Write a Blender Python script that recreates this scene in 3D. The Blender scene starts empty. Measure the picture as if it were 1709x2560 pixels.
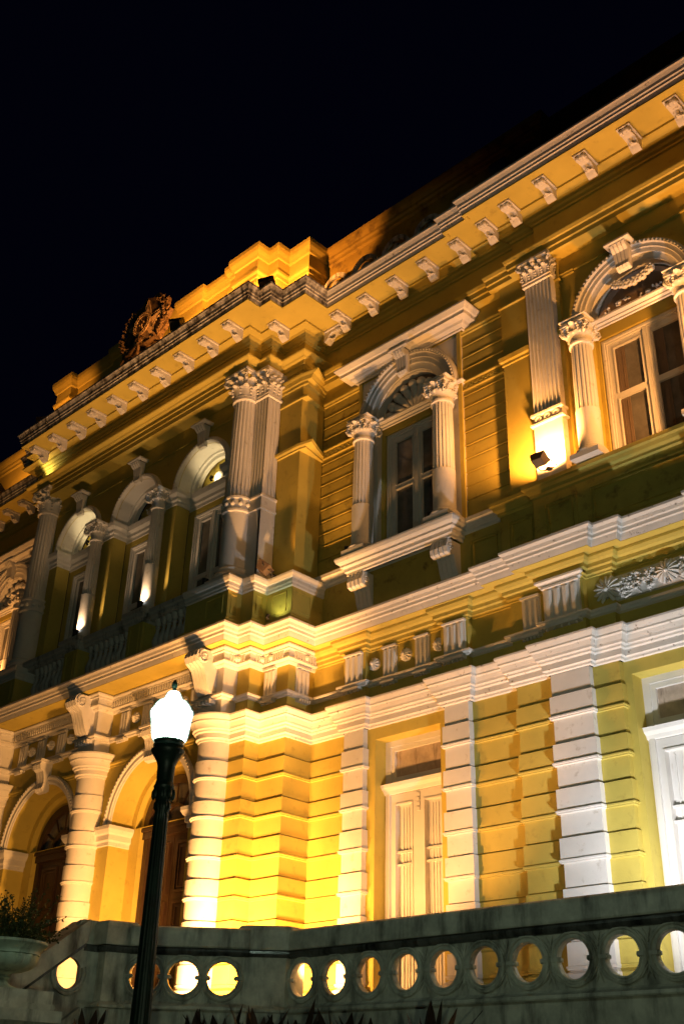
import bpy, bmesh, math, random
from math import sin, cos, pi, radians, sqrt, atan2
from mathutils import Vector, Matrix

random.seed(7)
S = bpy.context.scene

# ------------------------------------------------------------------ camera
# world: X along the facade to the right, Y into the building, Z up.
# the facade of the right wing is Y = 0, eye level is Z = 0, the ground is Z = -1.5
cam = bpy.data.cameras.new("camera")
co = bpy.data.objects.new("camera", cam)
S.collection.objects.link(co)
ROLL, PITCH, YAW, FPX = 0.0279265, 0.50330302, 0.77825364, 2714.0
f_ = Vector((-sin(YAW) * cos(PITCH), cos(YAW) * cos(PITCH), sin(PITCH)))
r_ = Vector((cos(YAW), sin(YAW), 0)); u_ = r_.cross(f_)
R_ = cos(ROLL) * r_ + sin(ROLL) * u_; U_ = -sin(ROLL) * r_ + cos(ROLL) * u_
M = Matrix((R_, U_, -f_)).transposed().to_4x4()
M.translation = (0, -12, 0)
co.matrix_world = M
cam.sensor_fit = 'VERTICAL'; cam.sensor_height = 36.0; cam.sensor_width = 24.0
cam.lens = 36.0 * FPX / 2560.0
cam.clip_end = 500
S.camera = co

# ------------------------------------------------------------------ world, exposure
W = bpy.data.worlds.new("World"); S.world = W; W.use_nodes = True
bg = W.node_tree.nodes['Background']
bg.inputs[0].default_value = (0.010, 0.012, 0.055, 1); bg.inputs[1].default_value = 0.045
S.view_settings.view_transform = 'Standard'
S.view_settings.look = 'None'
S.view_settings.exposure = 0.0

ORANGE = (1.0, 0.46, 0.125)
AMBER = (1.0, 0.42, 0.10)
WHITE = (0.97, 0.98, 1.0)

# ------------------------------------------------------------------ materials
def mat(name, col, rough=0.7, var=0.12, vscale=3.0, stain=None, sscale=6.0, slo=0.62, shi=0.78, bump=0.05, bscale=60.0,
        metallic=0.0, streak=False, spec=0.3):
    m = bpy.data.materials.new(name); m.use_nodes = True
    t = m.node_tree; n = t.nodes; b = n['Principled BSDF']
    b.inputs['Roughness'].default_value = rough; b.inputs['Metallic'].default_value = metallic
    b.inputs['Specular IOR Level'].default_value = spec
    geo = n.new('ShaderNodeNewGeometry')
    def noise(scale, det=4.0, src=None):
        x = n.new('ShaderNodeTexNoise'); x.inputs['Scale'].default_value = scale; x.inputs['Detail'].default_value = det
        x.inputs['Roughness'].default_value = 0.62
        t.links.new(src or geo.outputs['Position'], x.inputs['Vector']); return x
    a = noise(vscale)
    rm = n.new('ShaderNodeMapRange'); rm.inputs['From Min'].default_value = 0.3; rm.inputs['From Max'].default_value = 0.7
    rm.inputs['To Min'].default_value = 1 - var; rm.inputs['To Max'].default_value = 1 + var
    t.links.new(a.outputs['Fac'], rm.inputs['Value'])
    mx = n.new('ShaderNodeMix'); mx.data_type = 'RGBA'; mx.blend_type = 'MULTIPLY'; mx.inputs[0].default_value = 1.0
    mx.inputs[6].default_value = (*col, 1)
    t.links.new(rm.outputs['Result'], mx.inputs[7])
    out = mx.outputs[2]
    if stain:
        src = None
        if streak:
            mp = n.new('ShaderNodeMapping'); mp.inputs['Scale'].default_value = (1.0, 1.0, 0.22)
            t.links.new(geo.outputs['Position'], mp.inputs['Vector']); src = mp.outputs['Vector']
        s = noise(sscale, 6.0, src)
        r2 = n.new('ShaderNodeMapRange'); r2.inputs['From Min'].default_value = slo; r2.inputs['From Max'].default_value = shi
        t.links.new(s.outputs['Fac'], r2.inputs['Value'])
        m2 = n.new('ShaderNodeMix'); m2.data_type = 'RGBA'
        t.links.new(r2.outputs['Result'], m2.inputs[0]); t.links.new(out, m2.inputs[6]); m2.inputs[7].default_value = (*stain, 1)
        out = m2.outputs[2]
    t.links.new(out, b.inputs['Base Color'])
    if bump:
        bn = noise(bscale, 3.0); bp = n.new('ShaderNodeBump'); bp.inputs['Strength'].default_value = bump * 4
        bp.inputs['Distance'].default_value = 0.01
        t.links.new(bn.outputs['Fac'], bp.inputs['Height']); t.links.new(bp.outputs['Normal'], b.inputs['Normal'])
    return m

YEL = mat("ochre_stucco", (0.53, 0.415, 0.088), 0.75, 0.10, 1.3, (0.33, 0.24, 0.055), 6.0, 0.58, 0.84, 0.08, 70)
YELD = mat("ochre_stucco_weathered", (0.47, 0.365, 0.073), 0.8, 0.14, 2.2, (0.16, 0.10, 0.03), 4.5, 0.55, 0.75, 0.12, 50)
WHT = mat("white_stucco", (0.68, 0.65, 0.62), 0.7, 0.08, 1.6, (0.40, 0.35, 0.29), 8.0, 0.60, 0.80, 0.06, 60)
WHTD = mat("white_cornice_blackened", (0.56, 0.52, 0.47), 0.8, 0.15, 2.5, (0.075, 0.062, 0.052), 9.0, 0.42, 0.62, 0.12, 45, streak=True)
WHTB = mat("white_balcony_grimy", (0.50, 0.47, 0.44), 0.8, 0.15, 2.5, (0.12, 0.11, 0.10), 6.0, 0.52, 0.70, 0.10, 45, streak=True)
WHTS = mat("white_cornice_speckled", (0.66, 0.62, 0.58), 0.75, 0.08, 2.0, (0.16, 0.12, 0.09), 14.0, 0.62, 0.72, 0.08, 55)
DOORW = mat("white_door_paint", (0.66, 0.63, 0.60), 0.45, 0.05, 2.0, (0.30, 0.20, 0.12), 9.0, 0.66, 0.80, 0.04, 40, streak=True)
WOOD = mat("dark_brown_wood", (0.055, 0.032, 0.019), 0.4, 0.25, 3.0, (0.03, 0.014, 0.008), 6.0, 0.5, 0.7, 0.05, 30, streak=True)
ATTIC = mat("shaded_weathered_attic_stucco", (0.33, 0.22, 0.04), 0.85, 0.15, 1.8, (0.10, 0.06, 0.02), 3.5, 0.5, 0.7, 0.1, 40)  # weathered ochre, base colour darkened to stand in for the unlit attic
GLASS = mat("curtained_window_glass", (0.135, 0.125, 0.115), 0.18, 0.35, 2.5, bump=0.0, spec=0.5)
DUSTY = mat("dusty_transom_pane", (0.44, 0.35, 0.28), 0.5, 0.25, 5.0, (0.12, 0.08, 0.06), 9.0, 0.55, 0.75, 0.02, 40, streak=True)
SHUT = mat("brown_shutter", (0.16, 0.115, 0.085), 0.5, 0.15, 3.0, bump=0.03)
MARB = mat("weathered_marble", (0.50, 0.49, 0.42), 0.42, 0.30, 5.0, (0.06, 0.06, 0.05), 4.5, 0.48, 0.72, 0.06, 25, streak=True)
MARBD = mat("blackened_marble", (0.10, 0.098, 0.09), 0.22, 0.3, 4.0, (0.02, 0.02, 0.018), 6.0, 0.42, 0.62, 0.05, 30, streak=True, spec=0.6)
STONE = mat("terrace_paving", (0.40, 0.36, 0.31), 0.7, 0.12, 2.0)
IRON = mat("dark_green_cast_iron", (0.012, 0.030, 0.022), 0.42, 0.25, 6.0, (0.01, 0.012, 0.01), 9.0, 0.5, 0.7, 0.06, 40, spec=0.5)
BLACK = mat("black_lamp_housing", (0.025, 0.023, 0.022), 0.55, 0.2, 8.0, bump=0.02)
BROWNBOX = mat("brown_lamp_housing", (0.11, 0.075, 0.055), 0.5, 0.2, 8.0, bump=0.02)
GILT = mat("worn_gilt_relief", (0.40, 0.28, 0.17), 0.5, 0.2, 5.0, (0.06, 0.04, 0.03), 7.0, 0.52, 0.68, 0.06, 40)
BRONZE = mat("dark_bronze_relief", (0.15, 0.095, 0.055), 0.55, 0.3, 5.0, (0.03, 0.02, 0.015), 7.0, 0.48, 0.66, 0.1, 40)
SLATE = mat("roof_brick", (0.22, 0.12, 0.06), 0.85, 0.25, 3.0)
SOIL = mat("garden_ground", (0.035, 0.03, 0.022), 0.9, 0.3, 2.0)
LEAF = mat("shrub_leaf", (0.045, 0.060, 0.020), 0.5, 0.35, 9.0, bump=0)
BROM = mat("bromeliad_leaf", (0.050, 0.030, 0.022), 0.4, 0.4, 5.0, bump=0)
URNM = mat("urn_stone", (0.40, 0.48, 0.38), 0.55, 0.2, 4.0, (0.07, 0.075, 0.06), 6.0, 0.48, 0.70, 0.06, 35, streak=True)

def emis(name, col, st):
    m = bpy.data.materials.new(name); m.use_nodes = True
    b = m.node_tree.nodes['Principled BSDF']
    b.inputs['Base Color'].default_value = (0.8, 0.8, 0.8, 1)
    b.inputs['Emission Color'].default_value = (*col, 1); b.inputs['Emission Strength'].default_value = st
    return m
GLOBE = emis("lit_globe_glass", (0.74, 1.0, 0.78), 44.0)
LENSO = emis("lit_sodium_lens", (1.0, 0.55, 0.2), 4.0)
LENSW = emis("lit_white_lens", (0.9, 0.95, 1.0), 6.0)

# ------------------------------------------------------------------ mesh builder
class MB:
    def __init__(s): s.v = []; s.f = []
    def add(s, vs, fs):
        o = len(s.v); s.v += [tuple(p) for p in vs]; s.f += [tuple(i + o for i in f) for f in fs]; return s
    def quad(s, *p): return s.add(p, [tuple(range(len(p)))])
    def box(s, x0, x1, y0, y1, z0, z1):
        return s.add([(x0, y0, z0), (x1, y0, z0), (x1, y1, z0), (x0, y1, z0), (x0, y0, z1), (x1, y0, z1), (x1, y1, z1), (x0, y1, z1)],
                     [(0, 3, 2, 1), (4, 5, 6, 7), (0, 1, 5, 4), (1, 2, 6, 5), (2, 3, 7, 6), (3, 0, 4, 7)])
    def obox(s, c, ax, ay, az, hx, hy, hz):
        c, ax, ay, az = Vector(c), Vector(ax), Vector(ay), Vector(az); vs = []
        for k in (-1, 1):
            for i, j in ((-1, -1), (1, -1), (1, 1), (-1, 1)): vs.append(c + ax * hx * i + ay * hy * j + az * hz * k)
        return s.add(vs, [(0, 3, 2, 1), (4, 5, 6, 7), (0, 1, 5, 4), (1, 2, 6, 5), (2, 3, 7, 6), (3, 0, 4, 7)])
    def lathe(s, cx, cy, prof, n=24, a0=0.0, a1=2 * pi, flute=None):
        full = abs(a1 - a0 - 2 * pi) < 1e-6; m = n if full else n + 1; vs = []
        for r, z in prof:
            for i in range(m):
                a = a0 + (a1 - a0) * i / n; rr = r if not flute else flute(r, a, z)
                vs.append((cx + rr * cos(a), cy + rr * sin(a), z))
        fs = []
        for k in range(len(prof) - 1):
            for i in range(n):
                j = (i + 1) % m; fs.append((k * m + i, k * m + j, (k + 1) * m + j, (k + 1) * m + i))
        s.add(vs, fs)
        if full:
            o = len(s.v) - len(vs)
            if prof[-1][0] > 1e-4: s.f.append(tuple(o + (len(prof) - 1) * m + i for i in range(n)))
            if prof[0][0] > 1e-4: s.f.append(tuple(o + n - 1 - i for i in range(n)))
        return s
    def sweep(s, plan, prof, caps=True):
        n = len(plan); dirs = []
        for i in range(n - 1):
            d = Vector((plan[i + 1][0] - plan[i][0], plan[i + 1][1] - plan[i][1])); d.normalize(); dirs.append(d)
        offs = []
        for i in range(n):
            a = dirs[max(i - 1, 0)]; b = dirs[min(i, n - 2)]
            na = Vector((a.y, -a.x)); nb = Vector((b.y, -b.x)); m = na + nb; m /= max(m.dot(na), 0.2); offs.append(m)
        vs = []
        for p, z in prof:
            for i in range(n): vs.append((plan[i][0] + offs[i].x * p, plan[i][1] + offs[i].y * p, z))
        fs = []
        for k in range(len(prof) - 1):
            for i in range(n - 1): fs.append((k * n + i, k * n + i + 1, (k + 1) * n + i + 1, (k + 1) * n + i))
        s.add(vs, fs)
        if caps:
            o = len(s.v) - len(vs); m = len(prof)
            s.f.append(tuple(o + k * n for k in range(m - 1, -1, -1))); s.f.append(tuple(o + k * n + n - 1 for k in range(m)))
        return s
    def extr(s, poly, x0, x1):               # (y,z) outline extruded along X
        n = len(poly); vs = [(x0, y, z) for y, z in poly] + [(x1, y, z) for y, z in poly]
        fs = [(i, (i + 1) % n, n + (i + 1) % n, n + i) for i in range(n)] + [tuple(range(n - 1, -1, -1)), tuple(range(n, 2 * n))]
        return s.add(vs, fs)
    def extry(s, poly, y0, y1):              # (x,z) outline extruded along Y
        n = len(poly); vs = [(x, y0, z) for x, z in poly] + [(x, y1, z) for x, z in poly]
        fs = [(i, n + i, n + (i + 1) % n, (i + 1) % n) for i in range(n)] + [tuple(range(n)), tuple(range(2 * n - 1, n - 1, -1))]
        return s.add(vs, fs)
    def ell(s, c, r, n=10, m=6, ax=None):
        vs = []; fs = []; c = Vector(c)
        for j in range(m + 1):
            t = pi * j / m
            for i in range(n):
                a = 2 * pi * i / n; p = Vector((r[0] * sin(t) * cos(a), r[1] * sin(t) * sin(a), r[2] * cos(t)))
                vs.append(c + (ax @ p if ax else p))
        for j in range(m):
            for i in range(n): fs.append((j * n + i, (j + 1) * n + i, (j + 1) * n + (i + 1) % n, j * n + (i + 1) % n))
        return s.add(vs, fs)
    def tube(s, pts, r, n=7):
        pts = [Vector(p) for p in pts]; rs = r if isinstance(r, (list, tuple)) else [r] * len(pts); vs = []; fs = []
        for k, p in enumerate(pts):
            d = (pts[min(k + 1, len(pts) - 1)] - pts[max(k - 1, 0)]).normalized()
            u = d.orthogonal().normalized() if abs(d.z) > 0.9 else d.cross(Vector((0, 0, 1))).normalized(); w = d.cross(u)
            for i in range(n):
                a = 2 * pi * i / n; vs.append(p + (u * cos(a) + w * sin(a)) * rs[k])
        for k in range(len(pts) - 1):
            for i in range(n): fs.append((k * n + i, k * n + (i + 1) % n, (k + 1) * n + (i + 1) % n, (k + 1) * n + i))
        fs += [tuple(range(n - 1, -1, -1)), tuple((len(pts) - 1) * n + i for i in range(n))]
        return s.add(vs, fs)
    def ring(s, xc, zc, prof, a0=0.0, a1=pi, n=40, fr=None):   # prof of (radius, y) turned about a Y axis
        m = n + 1; vs = []; fs = []
        for r, y in prof:
            for i in range(m):
                a = a0 + (a1 - a0) * i / n; p = (xc + r * cos(a), y, zc + r * sin(a)); vs.append(fr(*p) if fr else p)
        for k in range(len(prof) - 1):
            for i in range(n): fs.append((k * m + i, k * m + i + 1, (k + 1) * m + i + 1, (k + 1) * m + i))
        return s.add(vs, fs)
    def wall(s, u0, u1, lo, hi, holes=(), y=0.0, th=0.3, fr=None, back=False, step=None):
        """upright wall in the XZ plane with openings (ua, ub, bottom(u), top(u))"""
        L = lo if callable(lo) else (lambda u: lo); H = hi if callable(hi) else (lambda u: hi)
        br = {round(u0, 5), round(u1, 5)}
        for ua, ub, fb, ft, n in holes:
            for i in range(n + 1):
                t = i / n; t = (1 - cos(pi * t)) / 2 if n > 2 else t
                br.add(round(ua + (ub - ua) * t, 5))
        br = sorted(b for b in br if u0 - 1e-6 <= b <= u1 + 1e-6)
        F = fr or (lambda x, yy, z: (x, yy, z))
        def q(*p): s.quad(*[F(*k) for k in p])
        for a, b in zip(br, br[1:]):
            c = (a + b) / 2; hs = sorted([h for h in holes if h[0] < c < h[1]], key=lambda h: h[2](c))
            za, zb = L(a), L(b)
            for h in hs:
                ba, bb, ta, tb = h[2](a), h[2](b), h[3](a), h[3](b)
                if ba > za + 1e-4 or bb > zb + 1e-4:
                    q((a, y, za), (b, y, zb), (b, y, bb), (a, y, ba))
                    if back: q((a, y + th, za), (a, y + th, ba), (b, y + th, bb), (b, y + th, zb))
                q((a, y, ba), (b, y, bb), (b, y + th, bb), (a, y + th, ba))
                q((a, y, ta), (a, y + th, ta), (b, y + th, tb), (b, y, tb))
                za, zb = ta, tb
            q((a, y, za), (b, y, zb), (b, y, H(b)), (a, y, H(a)))
            if back: q((a, y + th, za), (a, y + th, H(a)), (b, y + th, H(b)), (b, y + th, zb))
            q((a, y, H(a)), (b, y, H(b)), (b, y + th, H(b)), (a, y + th, H(a)))
        for h in holes:
            for u, sg in ((h[0], 1), (h[1], -1)):
                if h[3](u) - h[2](u) > 1e-3 and u0 < u < u1:
                    p = [(u, y, h[2](u)), (u, y + th, h[2](u)), (u, y + th, h[3](u)), (u, y, h[3](u))]
                    q(*(p if sg > 0 else p[::-1]))
        for u, sg in ((u0, 1), (u1, -1)):
            p = [(u, y, L(u)), (u, y, H(u)), (u, y + th, H(u)), (u, y + th, L(u))]
            q(*(p if sg > 0 else p[::-1]))
        return s
    def build(s, name, m, parent=None, smooth=False, shift=None):
        me = bpy.data.meshes.new(name); me.from_pydata(s.v, [], s.f)
        bm = bmesh.new(); bm.from_mesh(me); bmesh.ops.remove_doubles(bm, verts=bm.verts, dist=0.0004)
        bmesh.ops.recalc_face_normals(bm, faces=bm.faces); bm.to_mesh(me); bm.free()
        if smooth:
            me.shade_smooth()
            try: me.set_sharp_from_angle(angle=radians(smooth if smooth > 1 else 40))
            except Exception: pass
        me.materials.append(m)
        o = bpy.data.objects.new(name, me); S.collection.objects.link(o)
        if parent: o.parent = parent; o.matrix_parent_inverse = parent.matrix_world.inverted()
        if shift: o.location = shift
        return o

def rect(a, b, z0, z1): return (a, b, (lambda u: z0), (lambda u: z1), 1)
def arch(xc, r, zb, zs, n=28):
    return (xc - r, xc + r, (lambda u: zb), (lambda u: zs + sqrt(max(r * r - (u - xc) ** 2, 0))), n)
def circ(xc, zc, r, n=28):
    return (xc - r, xc + r, (lambda u: zc - sqrt(max(r * r - (u - xc) ** 2, 0))), (lambda u: zc + sqrt(max(r * r - (u - xc) ** 2, 0))), n)

def tag(o, label=None, cat=None, group=None, kind=None):
    if label: o['label'] = label
    if cat: o['category'] = cat
    if group: o['group'] = group
    if kind: o['kind'] = kind
    return o
def thing(name, loc, label, cat, group=None, rz=0.0):
    o = bpy.data.objects.new(name, None); S.collection.objects.link(o); o.location = loc; o.rotation_euler = (0, 0, rz)
    o.empty_display_size = 0.2
    bpy.context.view_layer.update()
    return tag(o, label, cat, group)
def pcopy(o, loc, rz=0.0):
    c = o.copy(); S.collection.objects.link(c); c.parent = o.parent; c.matrix_parent_inverse = o.matrix_parent_inverse
    c.location = loc; c.rotation_euler = (0, 0, rz); return c
def dup(o, parent, shift):
    """copy of a part and its sub-parts, moved by shift"""
    c = pcopy(o, Vector(o.location) + Vector(shift))
    for ch in o.children:
        d = ch.copy(); S.collection.objects.link(d); d.parent = c; d.matrix_parent_inverse = ch.matrix_parent_inverse
    return c

# ------------------------------------------------------------------ the palace
P = thing("palace", (-12.4, 0, 1.0), "ochre two-storey palace with white columns, arches and long bracketed cornice lit by floodlights", "palace")
def part(mb, name, m, smooth=False, parent=None): return mb.build(name, m, parent or P, smooth)

XC = -17.05
RZ = [(-13.3, -1.185), (-13.3, -.88), (-13.0, -.88), (-13.0, -.58), (-12.383, -.58), (-12.383, 0)]
LZ = [(-21.72, 0), (-21.72, -.58), (-21.1, -.58), (-21.1, -.88), (-20.8, -.88), (-20.8, -1.185)]
WST = [(-8.28, 0), (-8.28, -.1), (-7.67, -.1), (-7.67, -.2), (-7.02, -.2), (-7.02, -.1), (-6.63, -.1), (-6.63, 0),
       (-4.88, 0), (-4.88, -.1), (-4.5, -.1), (-4.5, -.2), (-3.9, -.2), (-3.9, -.1), (-3.3, -.1), (-3.3, 0), (-1.0, 0)]
PIL = [(-11.59, 0), (-11.59, -.1), (-11.11, -.1), (-11.11, 0), (-9.57, 0), (-9.57, -.1), (-9.07, -.1), (-9.07, 0)]
LWS = [(-32, 0)]

# --- rusticated lower walls
JT = [5.17, 4.86, 4.545, 4.215, 3.93, 3.635, 3.32, 3.025, 2.72, 2.42, 2.11, 1.81, 1.50]
def rustic(p, lip=0.018):
    """recessed course on top, then proud courses ending below in a small projecting lip"""
    pr = [(0, JT[0])]; k = 0
    out = []
    for i in range(len(JT) - 1):
        a, b = JT[i], JT[i + 1]
        if i % 2 == 0: out += [(0.0, a), (0.0, b + .02), (-.015, b + .018), (-.015, b)]
        else: out += [(p, a), (p, b + .052), (p + lip, b + .045), (p + lip, b + .026), (p + lip * .5, b + .022), (p + lip * .5, b + .004), (0, b)]
    out += [(0.0, JT[-1]), (.06, JT[-1] - .04), (.06, 1.0)]
    return out
def rwall(plan, m, p=.022): return part(MB().sweep(plan, rustic(p)), "rusticated_wall", m)
rwall([(-13.62, -.88)] + RZ[2:] + [(-11.5, 0)], YEL)
rwall([(-9.22, 0), (-8.255, 0)], YEL)
rwall([(-8.26, 0.05), (-8.26, -.09), (-7.6, -.09)], YEL)
rwall([(-7.15, -.09), (-6.66, -.09), (-6.66, .05)], YEL)
rwall([(-4.88, 0.05), (-4.88, -.09), (-4.5, -.09)], YEL)
def rpil(x0, x1, y): part(MB().sweep([(x0, .05), (x0, y), (x1, y), (x1, .05)], rustic(.026)), "rusticated_pilaster", WHT)
rpil(-11.545, -11.14, -.10); rpil(-9.537, -9.10, -.10); rpil(-7.645, -7.05, -.18); rpil(-4.5, -3.9, -.18)
# plain wall of the door bays
part(MB().wall(-11.14, -9.537, 1.0, 5.17, [rect(-10.975, -9.70, 1.0, 4.985)], 0, .42), "wall", YEL)
part(MB().wall(-6.66, -4.88, 1.0, 5.17, [rect(-6.545, -4.995, 1.0, 4.985)], 0, .42), "wall", YEL)
part(MB().wall(-3.9, -1.0, 1.0, 5.17, [], 0, .42), "wall", YEL)

# --- doors with transom light
def door(x0, x1, ztop, y):
    w = x1 - x0; xm = (x0 + x1) / 2
    d = part(MB().box(x0, x0 + .10, y - .06, y + .06, 1.0, ztop).box(x1 - .10, x1, y - .06, y + .06, 1.0, ztop)
             .box(x0 + .10, x1 - .10, y - .06, y + .06, ztop - .09, ztop)
             .box(x0 + .03, x0 + .10, y - .09, y - .06, 1.0, 4.2).box(x1 - .10, x1 - .03, y - .09, y - .06, 1.0, 4.2), "door", DOORW)
    tr = MB()
    tr.sweep([(x0 + .005, y + .05), (x0 + .005, y - .06), (x1 - .005, y - .06), (x1 - .005, y + .05)], [(.0, 4.16), (.03, 4.17), (.05, 4.21), (.10, 4.25), (.12, 4.30), (.0, 4.31)])
    for a, b, c, e in ((x0 + .10, x0 + .17, 4.31, ztop - .09), (x1 - .17, x1 - .10, 4.31, ztop - .09)): tr.box(a, b, y - .045, y + .03, c, e)
    tr.box(x0 + .17, x1 - .17, y - .045, y + .03, 4.31, 4.42).box(x0 + .17, x1 - .17, y - .045, y + .03, ztop - .16, ztop - .09)
    part(tr, "transom", DOORW, parent=d)
    part(MB().box(x0 + .17, x1 - .17, y + .0, y + .02, 4.42, ztop - .16), "pane", DUSTY, parent=d)
    for s0, s1, sg in ((x0 + .10, xm - .02, 1), (xm + .02, x1 - .10, -1)):
        lf = MB(); st = .085; xa, xb = s0 + st, s1 - st
        lf.box(s0, xa, y - .05, y + .03, 1.0, 4.16).box(xb, s1, y - .05, y + .03, 1.0, 4.16)
        lf.box(xa, xb, y + .045, y + .06, 1.0, 4.16)
        for a, b in ((1.0, 1.2), (2.02, 2.16), (4.02, 4.16)): lf.box(xa, xb, y - .05, y + .045, a, b)
        for a, b in ((1.2, 2.02), (2.16, 4.02)):
            lf.box(xa, xa + .016, y - .065, y + .045, a, b).box(xb - .016, xb, y - .065, y + .045, a, b).box(xa + .016, xb - .016, y - .065, y + .045, b - .02, b).box(xa + .016, xb - .016, y - .065, y + .045, a, a + .02)
            lf.box(xa + .05, xb - .016, y + .02, y + .045, a + .02, b - .02)
            for q in range(4):
                x_ = xa + .10 + q * (xb - xa - .13) / 4; lf.box(x_, x_ + .018, y + .002 + .006 * (q % 2), y + .02, a + .06, b - .06)
            if b > 3:
                for zz in (3.12, 3.30): lf.box(xa + .016, xb - .05, y - .02, y + .02, zz, zz + .03)
        part(lf, "door_leaf", DOORW, parent=d)
    cm = MB().box(xm - .02, xm + .02, y - .05, y + .03, 1.0, 4.155)
    for k in range(4): cm.box(xm - .032, xm + .032, y - .07, y - .05, 3.86 + k * .07, 3.91 + k * .07)
    cm.lathe(xm + .05, y - .055, [(0.0, 2.18), (.018, 2.19), (.018, 2.22), (0, 2.23)], 8)
    part(cm, "door_astragal", DOORW, parent=d)
    return d
door(-10.975, -9.70, 4.985, .30); door(-6.545, -4.995, 4.985, .30)

# --- belt cornice between storeys (white) on everything right of the portico
BELT = [(0, 5.165), (.03, 5.175), (.035, 5.205), (.06, 5.222), (.06, 5.30), (.085, 5.318), (.09, 5.345), (.115, 5.362), (.12, 5.395), (.145, 5.455), (.165, 5.475), (.165, 5.50), (.20, 5.565), (.20, 5.592), (0.0, 5.606)]
BP = [(-13.55, -.88)] + RZ[1:] + PIL + WST
part(MB().sweep(BP, BELT), "belt_cornice", WHTS)
# frieze wall 5.6 - 6.7
FR = [(0, 5.6), (0, 6.445)]
part(MB().sweep([(-13.3, -.86)] + RZ[1:] + PIL + WST, FR), "frieze_wall", YEL)
LEDGE = [(0, 5.842), (.05, 5.85), (.055, 5.875), (.085, 5.895), (.085, 5.925), (0, 5.935)]
part(MB().sweep([(-13.3, -1.185)] + RZ[1:] + PIL + WST, LEDGE), "frieze_ledge", WHT)
# top mouldings of the frieze: white dentil band on the centre block, ochre fillets on the wing
DB = [(0, 6.39), (.03, 6.40), (.05, 6.425), (.05, 6.44), (.12, 6.455), (.12, 6.475), (.10, 6.48), (.10, 6.60), (.14, 6.605), (.14, 6.63), (.17, 6.66), (.17, 6.685), (.0, 6.69)]
part(MB().sweep(RZ, DB), "dentil_band", WHT)
dm = MB()
for (a, b) in zip(RZ, RZ[1:]):
    d = Vector((b[0] - a[0], b[1] - a[1], 0)); L = d.length; d.normalize(); nn = Vector((d.y, -d.x, 0)); k = 0
    nrm = max(1, int(L / .055))
    for k in range(nrm):
        c = Vector((a[0], a[1], 6.54)) + d * (L * (k + .5) / nrm) + nn * .112
        dm.obox(c, d, nn, (0, 0, 1), .016, .014, .056)
    if L > .25: dm.ell(Vector((a[0], a[1], 6.545)) + d * (L * .5) + nn * .12, (.05, .05, .05), 8, 5)
part(dm, "dentils", WHT)
YB = [(0, 6.43), (.02, 6.435), (.02, 6.46), (.05, 6.475), (.05, 6.53), (.085, 6.545), (.085, 6.60), (.13, 6.62), (.16, 6.66), (.16, 6.695), (0, 6.70)]
part(MB().sweep([(-12.383, 0)] + PIL + WST, YB), "frieze_moulding", YEL)

def trig(x0, x1, y, z0, z1, n=3, cap=False, parent=None):
    m = MB(); w = (x1 - x0); e = w * .03; bw = (w - 2 * e) / n
    m.box(x0, x1, y - .03, y + .02, z0, z1)
    for i in range(n):
        a = x0 + e + i * bw; g = bw * .14
        m.add([(a + g, y - .03, z0), (a + bw - g, y - .03, z0), (a + bw - g * 2.2, y - .065, z0 + .0), (a + g * 2.2, y - .065, z0),
               (a + g, y - .03, z1 - .05), (a + bw - g, y - .03, z1 - .05), (a + bw - g * 2.2, y - .065, z1 - .075), (a + g * 2.2, y - .065, z1 - .075)],
              [(0, 3, 2, 1), (4, 5, 6, 7), (0, 1, 5, 4), (1, 2, 6, 5), (2, 3, 7, 6), (3, 0, 4, 7)])
    m.box(x0 - .008, x1 + .008, y - .075, y + .02, z1 - .03, z1)
    if cap: m.sweep([(x0 - .01, y + .02), (x0 - .01, y - .03), (x1 + .01, y - .03), (x1 + .01, y + .02)], [(0, z1), (.04, z1 + .015), (.04, z1 + .04), (.08, z1 + .06), (.08, z1 + .09), (0, z1 + .095)])
    part(m, "triglyph", WHT)
    g = MB(); n2 = 5
    g.box(x0 + .0, x1 - .0, y - .11, y + .0, 5.80, 5.838)
    for i in range(n2):
        cx = x0 + w * (i + .5) / n2; g.lathe(cx, y - .075, [(.012, 5.80), (.02, 5.765), (0, 5.762)], 8)
    part(g, "guttae", WHT)
ZT0, ZT1 = 5.935, 6.43
trig(-11.53, -11.17, -.10, ZT0, ZT1); trig(-10.80, -10.52, 0, ZT0, ZT1, 3); trig(-10.14, -9.865, 0, ZT0, ZT1, 3); trig(-9.50, -9.10, -.10, ZT0, ZT1, 3)
trig(-8.07, -7.77, -.10, ZT0, ZT1, 3); trig(-7.64, -7.06, -.2, ZT0, ZT1, 4, True); trig(-4.46, -3.94, -.2, ZT0, ZT1, 4, True)
def patera(x, y, z, r=.105):
    m = MB(); n = 12
    m.add([(x, y - .10, z)] + [(x + r * (1 if i % 2 else .86) * cos(i * pi / n), y - (.055 if i % 2 else .035), z + r * (1 if i % 2 else .86) * sin(i * pi / n)) for i in range(2 * n)]
          + [(x + r * cos(i * pi / n), y, z + r * sin(i * pi / n)) for i in range(2 * n)],
          [(0, 1 + i, 1 + (i + 1) % (2 * n)) for i in range(2 * n)] + [(1 + i, 1 + 2 * n + i, 1 + 2 * n + (i + 1) % (2 * n), 1 + (i + 1) % (2 * n)) for i in range(2 * n)])
    m.ell((x, y - .095, z), (.03, .03, .03), 8, 5)
    part(m, "medallion", WHT)
for x in (-10.985, -10.33, -9.68): patera(x, 0, 6.20)
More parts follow.
